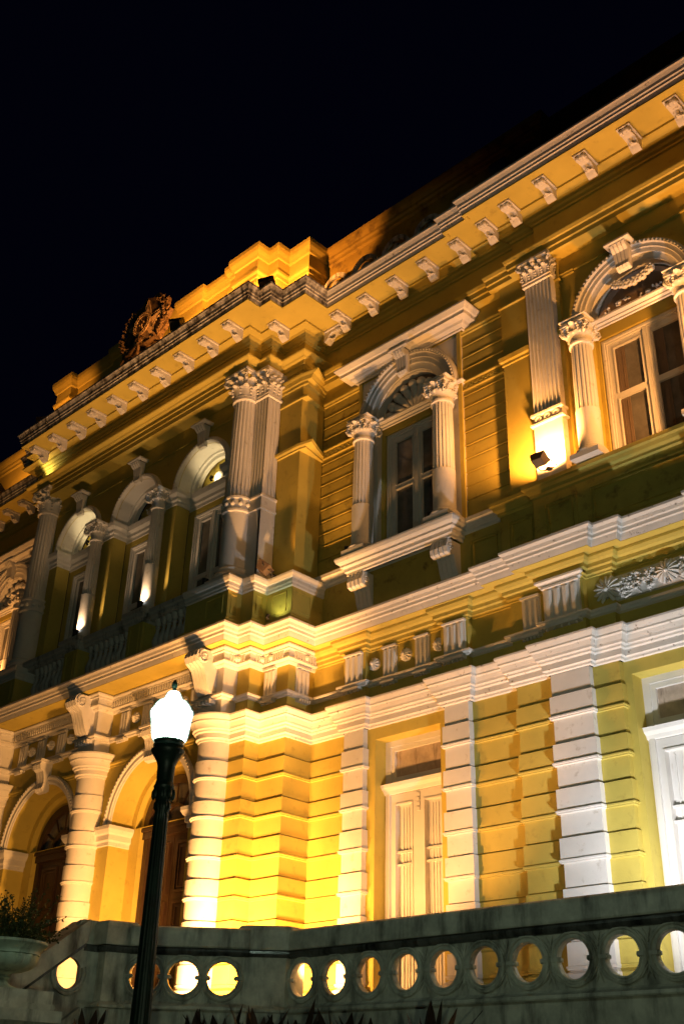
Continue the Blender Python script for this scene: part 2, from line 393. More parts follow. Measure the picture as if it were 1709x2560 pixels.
# carved relief panel over the second door
rp = MB().box(-6.62, -4.9, -.06, .0, 6.02, 6.36)
random.seed(3)
part(rp, "relief_panel", WHT)
def shell(m, x, y, z, r, a0=0, a1=2 * pi, n=14, tilt=.05):
    for i in range(n):
        a = a0 + (a1 - a0) * (i + .5) / n
        m.tube([(x + .02 * cos(a), y - .07, z + .02 * sin(a)), (x + r * .6 * cos(a), y - .06, z + r * .6 * sin(a)), (x + r * cos(a), y - .02, z + r * sin(a))], [.012, r * .14, r * .19], 6)
    m.ell((x, y - .08, z), (r * .2, .03, r * .2), 8, 5)
cv = MB(); shell(cv, -6.72, -.05, 6.19, .19); shell(cv, -5.83, -.06, 6.19, .16); shell(cv, -4.98, -.05, 6.19, .19)
def scrolls(m, x0, x1, z0, z1, y, n, seed, rmin=.02, rmax=.05):
    rd = random.Random(seed)
    for i in range(n):
        x = x0 + (x1 - x0) * rd.random(); z = z0 + (z1 - z0) * rd.random(); a = rd.random() * 6.28; r = rmin + (rmax - rmin) * rd.random()
        pts = [(x + r * t * cos(a + t * 4.2), y - .015 - .03 * (1 - t), z + r * t * sin(a + t * 4.2)) for t in (0.15, .4, .7, 1.0, 1.3)]
        m.tube(pts, [r * .25, r * .33, r * .3, r * .22, r * .1], 5)
        if i % 3 == 0: m.ell((x, y - .03, z), (r * .5, .03, r * .4), 7, 4)
scrolls(cv, -6.52, -6.0, 6.07, 6.31, -.06, 80, 1, .03, .075); scrolls(cv, -5.66, -5.12, 6.07, 6.31, -.06, 80, 2, .03, .075)
part(cv, "carved_garland", WHT, 50)

# --- string course with gutter (full width)
SP = LWS + LZ + RZ + PIL[:0] + WST
part(MB().sweep(SP, [(-.40, 6.70), (.30, 6.705), (.30, 6.72)]), "string_soffit", YEL)
part(MB().sweep(SP, [(.30, 6.712), (.315, 6.76), (.325, 6.80), (.345, 6.815), (.35, 6.86), (.37, 6.875), (.385, 6.92), (.42, 6.955), (.42, 6.99), (.05, 7.03)]), "string_course", WHTS)
part(MB().sweep(SP, [(0.0, 6.702), (0.0, 6.99)]), "wall", YEL)

# --- upper storey base band (wing) with panels and sill moulding
UST = [(-12.383, 0), (-8.28, 0), (-8.28, -.1), (-7.62, -.1), (-7.62, -.2), (-1.0, -.2)]
part(MB().sweep(UST, [(.06, 7.0), (.06, 7.86)]), "dado_wall", YELD)
pn = MB()
def panel_frame(m, x0, x1, z0, z1, y, w=.03, d=.018):
    m.box(x0, x1, y - d, y, z0, z0 + w).box(x0, x1, y - d, y, z1 - w, z1).box(x0, x0 + w, y - d, y, z0 + w, z1 - w).box(x1 - w, x1, y - d, y, z0 + w, z1 - w)
def panel_x(m, x, y0, y1, z0, z1, w=.02, d=.012):
    m.box(x, x + d, y0, y1, z0, z0 + w).box(x, x + d, y0, y1, z1 - w, z1).box(x, x + d, y0, y0 + w, z0 + w, z1 - w).box(x, x + d, y1 - w, y1, z0 + w, z1 - w)
for x0, x1, y in ((-9.0, -8.4, -.06), (-8.2, -7.7, -.16), (-7.5, -6.95, -.26), (-6.75, -4.9, -.26)):
    pn = MB(); panel_frame(pn, x0, x1, 7.12, 7.72, y); panel_frame(pn, x0 + .07, x1 - .07, 7.19, 7.65, y, .012, .03)
    part(pn, "dado_panel", YELD)
SBP = [(.06, 7.84), (.09, 7.86), (.09, 7.90), (.13, 7.93), (.15, 7.98), (.18, 8.0), (.18, 8.06), (0, 8.09)]
part(MB().sweep([(-12.383, 0), (-8.28, 0)], SBP), "sill_band", WHT)
part(MB().sweep([(-8.28, .05), (-8.28, -.1), (-7.62, -.1), (-7.62, -.2), (-1.0, -.2)], SBP), "sill_band", YEL)

# --- upper wing wall with grooves
def grooves(z0, z1, zs, d=.022):
    pr = [(0, z0)]
    for z in sorted(zs): pr += [(0, z - .014), (-d, z - .010), (-d, z + .010), (.012, z + .012), (.012, z + .026), (0, z + .030)]
    return pr + [(0, z1)]
GZ = [8.46, 8.71, 8.965, 9.22, 9.472, 9.73, 9.985, 10.21, 10.44] + [10.98, 11.22, 11.46]
part(MB().sweep([(-12.383, 0), (-11.40, 0)], grooves(8.0, 11.75, GZ)), "grooved_wall", YELD)
part(MB().sweep([(-9.085, 0), (-8.12, 0)], grooves(8.0, 11.75, GZ)), "grooved_wall", YEL)
sb = [(0, 10.55), (.03, 10.56), (.03, 10.585), (.012, 10.59), (.012, 10.70), (.05, 10.71), (.05, 10.735), (0, 10.745)]
def scrollband(x0, x1):
    m = MB().sweep([(x0, 0), (x1, 0)], sb, False); x = x0 + .06
    while x < x1 - .04:
        m.tube([(x + .04 * t * cos(5 * t), -.02, 10.645 + .04 * t * sin(5 * t)) for t in (.2, .5, .8, 1.1, 1.35)], .011, 5); x += .105
    part(m, "scroll_band", YEL)
scrollband(-12.383, -11.42); scrollband(-9.06, -8.12)
# wall above/behind: architrave zone, frieze, up to the cornice
part(MB().sweep([(-12.383, 0), (-8.12, 0)], [(0, 11.752), (.0, 12.30)]), "wall", YEL)
part(MB().sweep([(-8.12, -.10), (-1.0, -.10)], [(0, 12.202), (.0, 12.40)]), "wall", YEL)
ARP = [(-12.383, 0), (-8.12, 0), (-8.12, -.10), (-7.62, -.10), (-7.62, -.2), (-1.0, -.2)]
part(MB().sweep(ARP, [(-.3, 12.10), (.16, 12.11), (.16, 12.20), (.185, 12.21), (.185, 12.31), (.21, 12.32), (.23, 12.37), (.23, 12.40), (0, 12.42)]), "architrave", YEL)
part(MB().sweep([(-12.383, 0), (-8.12, 0), (-8.12, -.10), (-7.6, -.10)], [(0, 11.70), (.03, 11.71), (.03, 11.74), (.055, 11.76), (.055, 11.79), (0, 11.80)]), "wall_moulding", YEL)

# right projecting bay wall with arched window
W3 = -5.77
part(MB().wall(-8.12, -1.0, 8.0, 12.2, [arch(W3, .80, 8.05, 10.55)], -.10, .45), "wall", YEL)
part(MB().wall(-12.383, -9.0, 8.0, 8.1, [], 0.001, .1), "wall", YELD)
# ochre pilaster panel behind the fluted white pilaster
part(MB().sweep([(-8.115, -.08), (-8.115, -.17), (-6.98, -.17), (-6.98, -.08)], [(0, 8.05), (.04, 8.06), (.04, 8.2), (0, 8.23), (0, 10.50), (.02, 10.51), (.02, 10.56), (.05, 10.58), (.06, 10.66), (.03, 10.67), (.03, 10.71), (0, 10.72), (0, 11.66), (.03, 11.67), (.03, 11.70), (.0, 11.71), (0, 12.12)]), "pilaster_panel", YEL)

def fluted(m, x0, x1, y, d, z0, z1, n):
    """flat shaft standing on Y=y, d deep, with n flutes"""
    w = (x1 - x0) / n; pts = [(x0, y), (x0, y - d)]
    for i in range(n):
        a = x0 + i * w
        pts += [(a + w * .14, y - d), (a + w * .26, y - d + .020), (a + w * .5, y - d + .032), (a + w * .74, y - d + .020), (a + w * .86, y - d)]
    pts += [(x1, y - d), (x1, y)]
    N = len(pts); vs = [(p[0], p[1], z0) for p in pts] + [(p[0], p[1], z1) for p in pts]
    m.add(vs, [(i, i + 1, N + i + 1, N + i) for i in range(N - 1)] + [tuple(range(N)), tuple(range(2 * N - 1, N - 1, -1))])

def leaf(m, b, out, tan, h, w, curl, th=.012):
    """acanthus-like leaf rising from b, tip curling outwards"""
    b, out, tan = Vector(b), Vector(out), Vector(tan); up = Vector((0, 0, 1)); rows = []
    for t, o, z, ww in ((0, .0, 0, .8), (.35, .10, .38, 1.0), (.65, .22, .70, .95), (.85, .55, .93, .75), (1.0, .95, .98, .5), (1.08, 1.05, .84, .3)):
        c = b + out * (curl * o) + up * (h * z)
        rows.append([c - tan * (w * ww / 2) + out * 0, c - tan * (w * ww / 4) + out * th * 1.2, c + out * th * 2.6, c + tan * (w * ww / 4) + out * th * 1.2, c + tan * (w * ww / 2)])
    vs = [p for r in rows for p in r]; fs = []
    for i in range(len(rows) - 1):
        for j in range(4): fs.append((i * 5 + j, i * 5 + j + 1, i * 5 + j + 6, i * 5 + j + 5))
    o2 = len(vs); vs += [p - out * th for p in vs]
    fs += [tuple(o2 + k for k in reversed(f)) for f in fs]
    m.add(vs, fs); m.ell(b + out * (curl * .98) + up * (h * .92), (w * .30, w * .30, h * .12), 6, 4)
    for t_, o_, k_ in ((.30, .12, .58), (.55, .24, .60), (.78, .48, .52)):
        for sg in (-1, 1): m.ell(b + out * (curl * o_ + th) + tan * (sg * w * k_) + up * (h * t_), (w * .17, w * .17, h * .11), 5, 3)

def volute(m, c, out, r, th=.03):
    c, out = Vector(c), Vector(out).normalized(); up = Vector((0, 0, 1))
    pts = []; rs = []
    for k in range(15):
        t = k / 14; a = t * 4.4 * pi / 2 * 1.7; rr = r * (1 - .82 * t)
        pts.append(c + out * (rr * cos(a + pi / 2) * -1) + up * (rr * sin(a + pi / 2))); rs.append(th * (1 - .5 * t))
    m.tube(pts, rs, 6); m.ell(c, (r * .25, r * .25, r * .25), 7, 5)

def capital_round(m, cx, cy, z0, z1, r, ab, a0=0, a1=2 * pi):
    h = z1 - z0
    m.lathe(cx, cy, [(r, z0), (r * 1.12, z0 + .015), (r * 1.14, z0 + .035), (r * 1.0, z0 + .05), (r * .98, z0 + h * .5), (r * 1.1, z0 + h * .75), (ab * .92, z0 + h * .86)], 24)
    for row, (n, zz, hh, cu, off) in enumerate(((8, .05, .40, .30, 0), (8, .30, .42, .34, .5))):
        for i in range(n):
            a = 2 * pi * (i + off) / n; o = Vector((cos(a), sin(a), 0)); t = Vector((-sin(a), cos(a), 0))
            leaf(m, Vector((cx, cy, z0 + h * zz)) + o * r * 1.0, o, t, h * hh, r * .78, r * cu * 1.4)
    for sx, sy in ((1, -1), (-1, -1), (1, 1), (-1, 1)):
        o = Vector((sx, sy, 0)).normalized()
        volute(m, Vector((cx + sx * ab * .80, cy + sy * ab * .80, z0 + h * .74)), o, h * .15, h * .055)
    for sx, sy in ((0, -1), (1, 0), (-1, 0)): m.ell((cx + sx * ab * .93, cy + sy * ab * .93, z0 + h * .90), (.06 * ab / .3, .06 * ab / .3, h * .10), 8, 5)
    m.box(cx - ab * .94, cx + ab * .94, cy - ab * .94, cy + ab * .94, z0 + h * .86, z0 + h * .925)
    m.box(cx - ab, cx + ab, cy - ab, cy + ab, z0 + h * .925, z1)

def capital_flat(m, x0, x1, y, z0, z1, proj, n=4):
    h = z1 - z0; w = x1 - x0
    m.sweep([(x0, y + proj), (x0, y), (x1, y), (x1, y + proj)], [(0, z0), (.03, z0 + .01), (.03, z0 + .045), (.0, z0 + .05), (0, z0 + h * .7), (.05, z0 + h * .86), (.05, z1 - .001)])
    for zz, hh, k, off in ((.07, .40, n, 0), (.32, .40, n - 1, .5)):
        for i in range(k):
            x = x0 + w * (i + .5 + off) / n
            leaf(m, (x, y - .005, z0 + h * zz), (0, -1, 0), (1, 0, 0), h * hh, w / n * .95, .09)
        for sx, xe in ((1, x1), (-1, x0)): leaf(m, (xe, y + .05, z0 + h * zz), (sx, 0, 0), (0, 1, 0), h * hh, .10, .08)
    for xe, sx in ((x0, -1), (x1, 1)): volute(m, (xe + sx * .02, y - .07, z0 + h * .76), (sx, -1, 0), h * .16, h * .06)
    m.ell(((x0 + x1) / 2, y - .10, z0 + h * .88), (.06, .05, .06), 8, 5)
    m.box(x0 - .06, x1 + .06, y - .11, y + proj, z0 + h * .90, z1)

def capital_volutes(m, cx, cy, z0, z1, r, ab):
    h = z1 - z0
    m.lathe(cx, cy, [(r, z0), (r * 1.08, z0 + h * .08), (r * 1.0, z0 + h * .14), (r * 1.05, z0 + h * .30), (r * 1.28, z0 + h * .42), (r * 1.34, z0 + h * .50), (r * 1.15, z0 + h * .58), (ab * .9, z0 + h * .80)], 24)
    for i in range(12):
        a = 2 * pi * i / 12; m.ell((cx + r * 1.27 * cos(a), cy + r * 1.27 * sin(a), z0 + h * .45), (r * .17, r * .17, h * .10), 6, 4)
    for sx, sy in ((1, -1), (-1, -1), (1, 1), (-1, 1)):
        o = Vector((sx, sy, 0)).normalized(); volute(m, Vector((cx + sx * ab * .72, cy + sy * ab * .72, z0 + h * .56)), o, h * .25, h * .075)
    for sx, sy in ((0, -1), (1, 0), (-1, 0)):
        o = Vector((sx, sy, 0)); t = Vector((-sy, sx, 0)); leaf(m, Vector((cx, cy, z0 + h * .42)) + o * r * 1.05, o, t, h * .45, r * .9, r * .5)
        m.ell((cx + sx * ab * .95, cy + sy * ab * .95, z0 + h * .86), (ab * .2, ab * .2, h * .11), 8, 5)
    m.box(cx - ab * .92, cx + ab * .92, cy - ab * .92, cy + ab * .92, z0 + h * .79, z0 + h * .87)
    m.box(cx - ab, cx + ab, cy - ab, cy + ab, z0 + h * .87, z1)

# the fluted white pilaster of the right bay
pb = MB(); fluted(pb, -7.527, -7.048, -.17, .13, 9.25, 11.72, 7)
pb.sweep([(-7.527, -.17), (-7.527, -.29), (-7.048, -.29), (-7.048, -.17)], [(0, 11.70), (.035, 11.71), (.035, 11.75), (0, 11.76)])
pl = part(pb, "pilaster", WHT)
pb = MB().box(-7.535, -7.04, -.312, -.17, 8.05, 9.02)
pb.sweep([(-7.527, -.17), (-7.527, -.30), (-7.048, -.30), (-7.048, -.17)], [(0, 9.02), (.05, 9.03), (.05, 9.06), (.01, 9.07), (.01, 9.19), (.04, 9.20), (.04, 9.24), (0, 9.25)])
for i in range(3): pb.ring(-7.44 + i * .155, 9.13, [(.055, -.31), (.055, -.335), (.03, -.335), (.03, -.31)], 0, 2 * pi, 16)
part(pb, "pilaster_base", WHT, parent=pl)
cp = MB(); capital_flat(cp, -7.53, -7.045, -.31, 11.755, 12.16, .14, 4); part(cp, "capital", WHT, 50, parent=pl)

# --- small window columns
def small_column(x, y, zb, zt, zcap, r, ab, zplain):
    m = MB(); nf = 18
    def fl(rr, a, z): return rr if z < zplain + .012 or z > zt - .03 else rr * (1 - .085 * max(0, cos(a * nf)) ** .7)
    m.lathe(x, y, [(r * 1.14, zplain + .0), (r * 1.14, zplain + .012), (r * 1.08, zplain + .013), (r * 1.07, (zplain + zt) / 2), (r, zt - .031), (r * 1.0, zt - .03), (r * 1.0, zt)], 108, flute=fl)
    m.lathe(x, y, [(r * 1.13, zb + .2), (r * 1.14, zplain)], 32)
    c = part(m, "column", WHT, 35)
    part(MB().box(x - r * 1.5, x + r * 1.5, y - r * 1.5, y + r * 1.5, zb, zb + .08).lathe(x, y, [(r * 1.5, zb + .08), (r * 1.55, zb + .11), (r * 1.45, zb + .14), (r * 1.25, zb + .15), (r * 1.3, zb + .18), (r * 1.13, zb + .2)], 28), "column_base", WHT, 40, parent=c)
    k = MB(); k.lathe(x, y, [(r, zt - .01), (r * 1.18, zt), (r * 1.2, zt + .03), (r, zt + .045)], 28)
    capital_volutes(k, x, y, zt + .03, zcap, r * 1.02, ab); part(k, "capital", WHT, 50, parent=c)
    return c

def keystone(x, y, zt, zb, wt, wb, d=.16):
    m = MB(); n = 4
    prof = [(0, zb), (-.06, zb + .01), (-.10, zb + .05), (-.09, zb + .12), (-.11, zt - .18), (-.17, zt - .12), (-.20, zt - .07), (0, zt - .06)]
    L = len(prof); h = zt - zb
    def ww(z): return wb + (wt - wb) * (z - zb) / h
    for i in range(n):
        a, b = -1 + 2 * i / n + .06, -1 + 2 * (i + 1) / n - .06
        vs = [(x + a * ww(z) / 2, y + yy, z) for yy, z in prof] + [(x + b * ww(z) / 2, y + yy, z) for yy, z in prof]
        m.add(vs, [(k, (k + 1) % L, L + (k + 1) % L, L + k) for k in range(L)] + [tuple(range(L)), tuple(range(2 * L - 1, L - 1, -1))])
    vs = [(x - ww(z) / 2, y + yy * .85, z) for yy, z in prof] + [(x + ww(z) / 2, y + yy * .85, z) for yy, z in prof]
    m.add(vs, [(k, (k + 1) % L, L + (k + 1) % L, L + k) for k in range(L)] + [tuple(range(L)), tuple(range(2 * L - 1, L - 1, -1))])
    m.sweep([(x - wt * .58, y + .02), (x - wt * .58, y - .17), (x + wt * .58, y - .17), (x + wt * .58, y + .02)], [(0, zt - .065), (.02, zt - .05), (.05, zt - .03), (.05, zt), (-.1, zt + .001)])
    part(m, "keystone", WHT)

def arch_moulding(xc, zc, ro, ri, y, beads=True, m=WHT):
    w = ro - ri
    a = MB().ring(xc, zc, [(ro, y + .12), (ro, y - .03), (ro - w * .04, y - .05), (ro - w * .22, y - .06), (ro - w * .24, y - .02), (ro - w * .45, y - .02), (ro - w * .47, y + .0), (ro - w * .68, y + .01), (ro - w * .70, y + .04), (ro - w * .80, y + .055), (ri, y + .06), (ri, y + .30)], 0, pi, 56)
    for sx in (-1, 1):
        pass
    if beads:
        n = int(pi * ro / .075)
        for i in range(n):
            t = pi * (i + .5) / n; r = ro - w * .13
            a.ell((xc + r * cos(t), y - .055, zc + r * sin(t)), (.024, .024, .024), 6, 4)
    part(a, "arch_moulding", m, 30)

def casement(x0, x1, z0, z1, y, zt, m=WHT, glass=GLASS, shutters=False):
    xm = (x0 + x1) / 2; f = .09
    fr = MB()
    fr.box(x0, x0 + f, y - .06, y + .04, z0, z1).box(x1 - f, x1, y - .06, y + .04, z0, z1).box(x0 + f, x1 - f, y - .06, y + .04, z1 - f, z1)
    fr.box(x0 + f * .3, x0 + f * .7, y - .085, y - .06, z0, z1 - f * .3).box(x1 - f * .7, x1 - f * .3, y - .085, y - .06, z0, z1 - f * .3).box(x0 + f * .7, x1 - f * .7, y - .085, y - .06, z1 - f * .7, z1 - f * .3)
    wo = part(fr, "window", m)
    for a, b in ((x0 + f, xm), (xm, x1 - f)):
        s = MB(); w = .085; g = .003
        s.box(a + g, a + w, y - .03, y + .02, z0, z1 - f - g).box(b - w, b - g, y - .03, y + .02, z0, z1 - f - g)
        for c, d in ((z1 - f - w, z1 - f - g), (zt - .045, zt + .045), (z0, z0 + .2)): s.box(a + w, b - w, y - .03, y + .02, c, d)
        for c, d in ((zt + .045, z1 - f - w), (z0 + .2, zt - .045)):
            s.box(a + w, a + w + .018, y - .045, y + .01, c, d).box(b - w - .018, b - w, y - .045, y + .01, c, d).box(a + w + .018, b - w - .018, y - .045, y + .01, d - .018, d)
        part(s, "sash", m, parent=wo)
        part(MB().box(a + w, b - w, y + .0, y + .012, z0 + .2, zt - .045).box(a + w, b - w, y + .0, y + .012, zt + .045, z1 - f - w), "pane", glass, parent=wo)
        if shutters:
            h = MB(); q = a + w + .02
            for c, d in ((z0 + .25, zt - .08), (zt + .07, z1 - f - w - .04)):
                h.box(q, q + .15, y - .012, y - .002, c, d)
                h.box(q + .03, q + .045, y - .018, y - .012, c + .04, d - .04).box(q + .105, q + .12, y - .018, y - .012, c + .04, d - .04)
            part(h, "shutter", SHUT, parent=wo)
    part(MB().box(xm - .035, xm + .035, y - .065, y - .03, z0, z1 - f), "mullion", m, parent=wo)
    return wo

# --- window aedicule (window between the centre block and the right bay), reused at the left wing
def aedicule(xc, half=.885):
    xl, xr = xc - half, xc + half; px0, px1 = xc - 1.165, xc + 1.145
    # white panel with the arched opening
    part(MB().wall(px0, px1, 8.0, 11.86, [arch(xc, .74, 8.03, 10.72)], -.05, .4), "window_surround", WHT)
    for ta, tb in ((px0 - .02, px0 + .05), (px1 - .05, px1 + .025)): part(MB().box(ta, tb, -.085, -.05, 8.06, 11.80), "surround_trim", YEL)
    part(MB().wall(xc - .74, xc + .74, 8.03, 10.70, [rect(xc - .66, xc + .68, 8.03, 10.50)], .06, .2), "window_reveal", YEL)
    casement(xc - .66, xc + .68, 8.03, 10.50, .17, 9.40)
    # tympanum with shell
    ty = MB().ring(xc, 10.72, [(.74, .10), (.66, .05), (.62, .12), (.01, .16)], 0, pi, 36)
    part(ty, "tympanum", SHUT)
    sh = MB()
    for i in range(9):
        t = pi * (i + .5) / 9; sh.ell((xc + .56 * cos(t), .06, 10.74 + .56 * sin(t)), (.092, .09, .092), 10, 7)
        sh.tube([(xc + .10 * cos(t), .13, 10.74 + .10 * sin(t)), (xc + .5 * cos(t), .10, 10.74 + .5 * sin(t))], [.02, .085], 8)
    part(sh, "shell_ornament", WHT, 50)
    arch_moulding(xc, 10.72, 1.12, .76, -.14)
    keystone(xc - .02, -.15, 11.90, 11.38, .28, .22)
    # impost entablature over the columns
    im = [(0, 10.56), (.02, 10.57), (.02, 10.60), (.05, 10.62), (.05, 10.645), (.09, 10.68), (.09, 10.71), (0, 10.73)]
    part(MB().sweep([(xl + .2, -.02), (xr - .2, -.02)], im), "impost_moulding", WHT)
    for x in (xl, xr): part(MB().sweep([(x - .15, 0), (x - .15, -.36), (x + .15, -.36), (x + .15, -.05), (x + .25, -.05), (x + .25, 0)], [(p, 10.02 + .645 + (z - 10.56) * .55) for p, z in im]), "impost_block", WHT)
    for x in (xl, xr): small_column(x, -.25, 8.06, 10.27, 10.67, .165, .225, 8.98)
    # pediment entablature
    part(MB().sweep([(px0 - .03, 0), (px0 - .03, -.10), (px1 + .08, -.10), (px1 + .08, 0)], [(0, 11.76), (.03, 11.77), (.03, 11.80), (.10, 11.83), (.12, 11.87), (.24, 11.88), (.24, 11.95), (.27, 11.96), (.33, 12.03), (.33, 12.06), (0, 12.09)]), "window_cornice", WHT)
    # sill and brackets
    part(MB().sweep([(xl - .22, 0), (xl - .22, -.34), (xr + .18, -.34), (xr + .18, 0)], [(0, 7.72), (.02, 7.73), (.02, 7.77), (.05, 7.79), (.05, 7.85), (.10, 7.87), (.10, 7.91), (.15, 7.95), (.17, 8.0), (.17, 8.03), (0, 8.06)]), "window_sill", WHT)
    part(MB().wall(xl + .1, xr - .1, 7.05, 7.72, [], -.12, .1), "apron", YELD)
    for x in (xl - .02, xr - .03):
        b = MB(); pr = [(-.06, 7.72), (-.36, 7.72), (-.37, 7.66), (-.40, 7.58), (-.38, 7.49), (-.30, 7.46), (-.24, 7.50), (-.20, 7.42), (-.17, 7.28), (-.13, 7.18), (-.06, 7.15)]
        for i in range(4):
            a = x - .17 + i * .088; b.extr(pr, a, a + .062)
        b.extr([(y * .9 - .005, z) for y, z in pr], x - .165, x + .165)
        b.ring(x + .172, 7.57, [(.075, -.30), (.075, -.32)], 0, 2 * pi, 14, fr=None) if False else None
        for sx in (-1, 1):
            b.lathe(0, 0, [(0, 0)], 3) if False else None
            pts = [(x + sx * .172, -.30 + .07 * (1 - t * .8) * cos(t * 9), 7.58 + .07 * (1 - t * .8) * sin(t * 9)) for t in [k / 11 for k in range(12)]]
            b.tube(pts, .012, 5)
        b.box(x - .17, x + .17, -.075, 0, 7.05, 7.16)
        part(b, "console_bracket", WHT, 30)
aedicule(-10.205)
aedicule(-23.2)
part(MB().sweep([(-32, 0), (-24.4, 0)], grooves(8.0, 12.2, GZ)), "grooved_wall", YEL)
part(MB().sweep([(-22.05, 0), (-21.7, 0)], grooves(8.0, 12.2, GZ)), "grooved_wall", YEL)
part(MB().wall(-32, -21.7, 7.0, 8.03, [], -.02, .1), "dado_wall", YEL)
part(MB().wall(-32, -21.7, 11.7, 13.1, [], -.01, .1), "wall", YEL)
part(MB().sweep([(-32, 0), (-21.7, 0)], [(0, 12.10), (.16, 12.11), (.16, 12.20), (.185, 12.21), (.185, 12.31), (.21, 12.32), (.23, 12.37), (.23, 12.40), (0, 12.42)]), "architrave", YEL)
part(MB().wall(-32, -21.0, 1.0, 6.7, [], .0, .1), "wall", YEL)

# --- big arched window of the right bay
arch_moulding(W3, 10.55, 1.03, .74, -.20)
keystone(W3 - .02, -.22, 11.60, 11.12, .28, .22, .2)
part(MB().ring(W3, 10.55, [(.80, .10), (.70, .02), (.66, .10), (.01, .14)], 0, pi, 36), "tympanum", SHUT)
gl = MB(); 
for i in range(9):
    t = (i - 4) / 4; gl.ell((W3 + .05 + .30 * t, -.16, 11.0 - .10 * (1 - t * t) + .02 * (i % 2)), (.062, .06, .06), 8, 6)
    for k in range(5): gl.ell((W3 + .05 + .30 * t + .05 * cos(k * 1.26), -.20, 11.0 - .10 * (1 - t * t) + .05 * sin(k * 1.26)), (.026, .02, .026), 6, 4)
part(gl, "garland", WHT, 50)
gl = MB(); scrolls(gl, W3 - .6, W3 + .6, 10.62, 10.9, .12, 30, 5, .03, .06)
part(gl, "tympanum_carving", WHT, 50)
IM3 = [(0, 10.38), (.02, 10.39), (.02, 10.42), (.05, 10.44), (.05, 10.465), (.09, 10.50), (.09, 10.53), (0, 10.55)]
part(MB().sweep([(W3 - .7, -.12), (W3 + .7, -.12)], IM3), "impost_moulding", WHT)
for x in (W3 - .865, W3 + .865): part(MB().sweep([(x - .14, -.1), (x - .14, -.40), (x + .14, -.40), (x + .14, -.1)], [(p, 10.465 + (z - 10.38) * .5) for p, z in IM3]), "impost_block", WHT)
for x in (W3 - .865, W3 + .865): small_column(x, -.27, 8.09, 10.08, 10.47, .155, .215, 8.92)
part(MB().wall(W3 - .80, W3 + .80, 8.05, 10.56, [rect(W3 - .74, W3 + .72, 8.05, 10.33)], .05, .2), "window_reveal", YEL)
casement(W3 - .74, W3 + .72, 8.05, 10.33, .16, 9.28, shutters=True)
part(MB().sweep([(-6.98, -.10), (-6.72, -.10)], [(0, 11.72), (.03, 11.73), (.03, 11.755), (.05, 11.77), (0, 11.79)]), "wall_moulding", YEL)
part(MB().sweep([(-6.98, -.10), (-1, -.10)], [(0, 11.76), (.025, 11.765), (.025, 11.79), (0, 11.795)], False), "wall_moulding", YEL)

# --- centre block: upper walls
UW = RZ[1:]
part(MB().sweep([(-13.9, -.88)] + UW[0:5], [(0, 6.992), (0, 12.215)]), "wall", YEL)
part(MB().sweep(UW[2:4] + [(-12.383, -.58), (-12.383, 0)], [(0, 10.52), (.03, 10.53), (.03, 10.56), (.06, 10.59), (.065, 10.64), (.03, 10.65), (-.01, 10.66)]), "wall_moulding", YEL)
part(MB().sweep(UW[2:4] + [(-12.383, -.58), (-12.383, 0)], [(0, 11.66), (.03, 11.67), (.03, 11.71), (.005, 11.72), (.005, 11.95), (.025, 11.97), (.025, 12.03), (.045, 12.05), (.055, 12.13), (.075, 12.17), (.08, 12.20), (0, 12.212)]), "wall_moulding", YEL)
# frieze + architrave around the ressauts
ZF = [(-20.8, -.88), (-20.8, -1.185), ] + RZ
part(MB().sweep(ZF, [(-.6, 12.22), (.004, 12.222), (.004, 12.33), (.02, 12.34), (.02, 12.45), (.04, 12.46), (.04, 12.55), (.08, 12.57), (.10, 12.60), (.17, 12.64), (.18, 12.66), (.18, 12.68), (0.004, 12.70), (0.004, 13.06)]), "architrave", YEL)
part(MB().sweep([(-12.383, 0), (-7.85, 0), (-7.85, -.1), (-7.35, -.1), (-7.35, -.2), (-1, -.2)], [(0, 12.4), (0, 13.06)]), "frieze_wall", YEL)

# --- main cornice
CPW = [(-12.383, 0), (-7.85, 0), (-7.85, -.1), (-7.35, -.1), (-7.35, -.2), (-1, -.2)]
CPL = [(-32, 0), (-20.28, 0), (-20.28, -.58), (-19.72, -.58), (-19.72, -.86), (-19.42, -.86), (-19.42, -1.185)]
BED = [(0, 12.98), (.03, 12.99), (.03, 13.03), (.07, 13.05), (.09, 13.09), (.14, 13.11), (.16, 13.15), (.30, 13.165), (.30, 13.20)]
BEDP = [(-32, 0), (-21.72, 0), (-21.72, -.58), (-20.9, -.58), (-20.8, -.60), (-20.8, -1.185)] + RZ + CPW[1:]
part(MB().sweep(BEDP, BED), "bed_moulding", YEL)
CP = CPL + RZ + CPW[1:]
part(MB().sweep(CP, [(-.2, 13.21), (.78, 13.215), (.78, 13.19), (.84, 13.195), (.84, 13.23)]), "cornice_soffit", YEL)
GUT = [(.84, 13.222), (.845, 13.30), (.865, 13.31), (.865, 13.36), (.885, 13.37), (.89, 13.43), (.92, 13.48), (.94, 13.50), (.94, 13.54), (.90, 13.545), (.3, 13.60)]
part(MB().sweep(CPL + RZ + [(-11.9, 0)], GUT), "cornice_gutter", WHTD)
part(MB().sweep([(-11.9, 0)] + CPW[1:], [(p + .001, z) for p, z in GUT]), "cornice_gutter", WHTS)

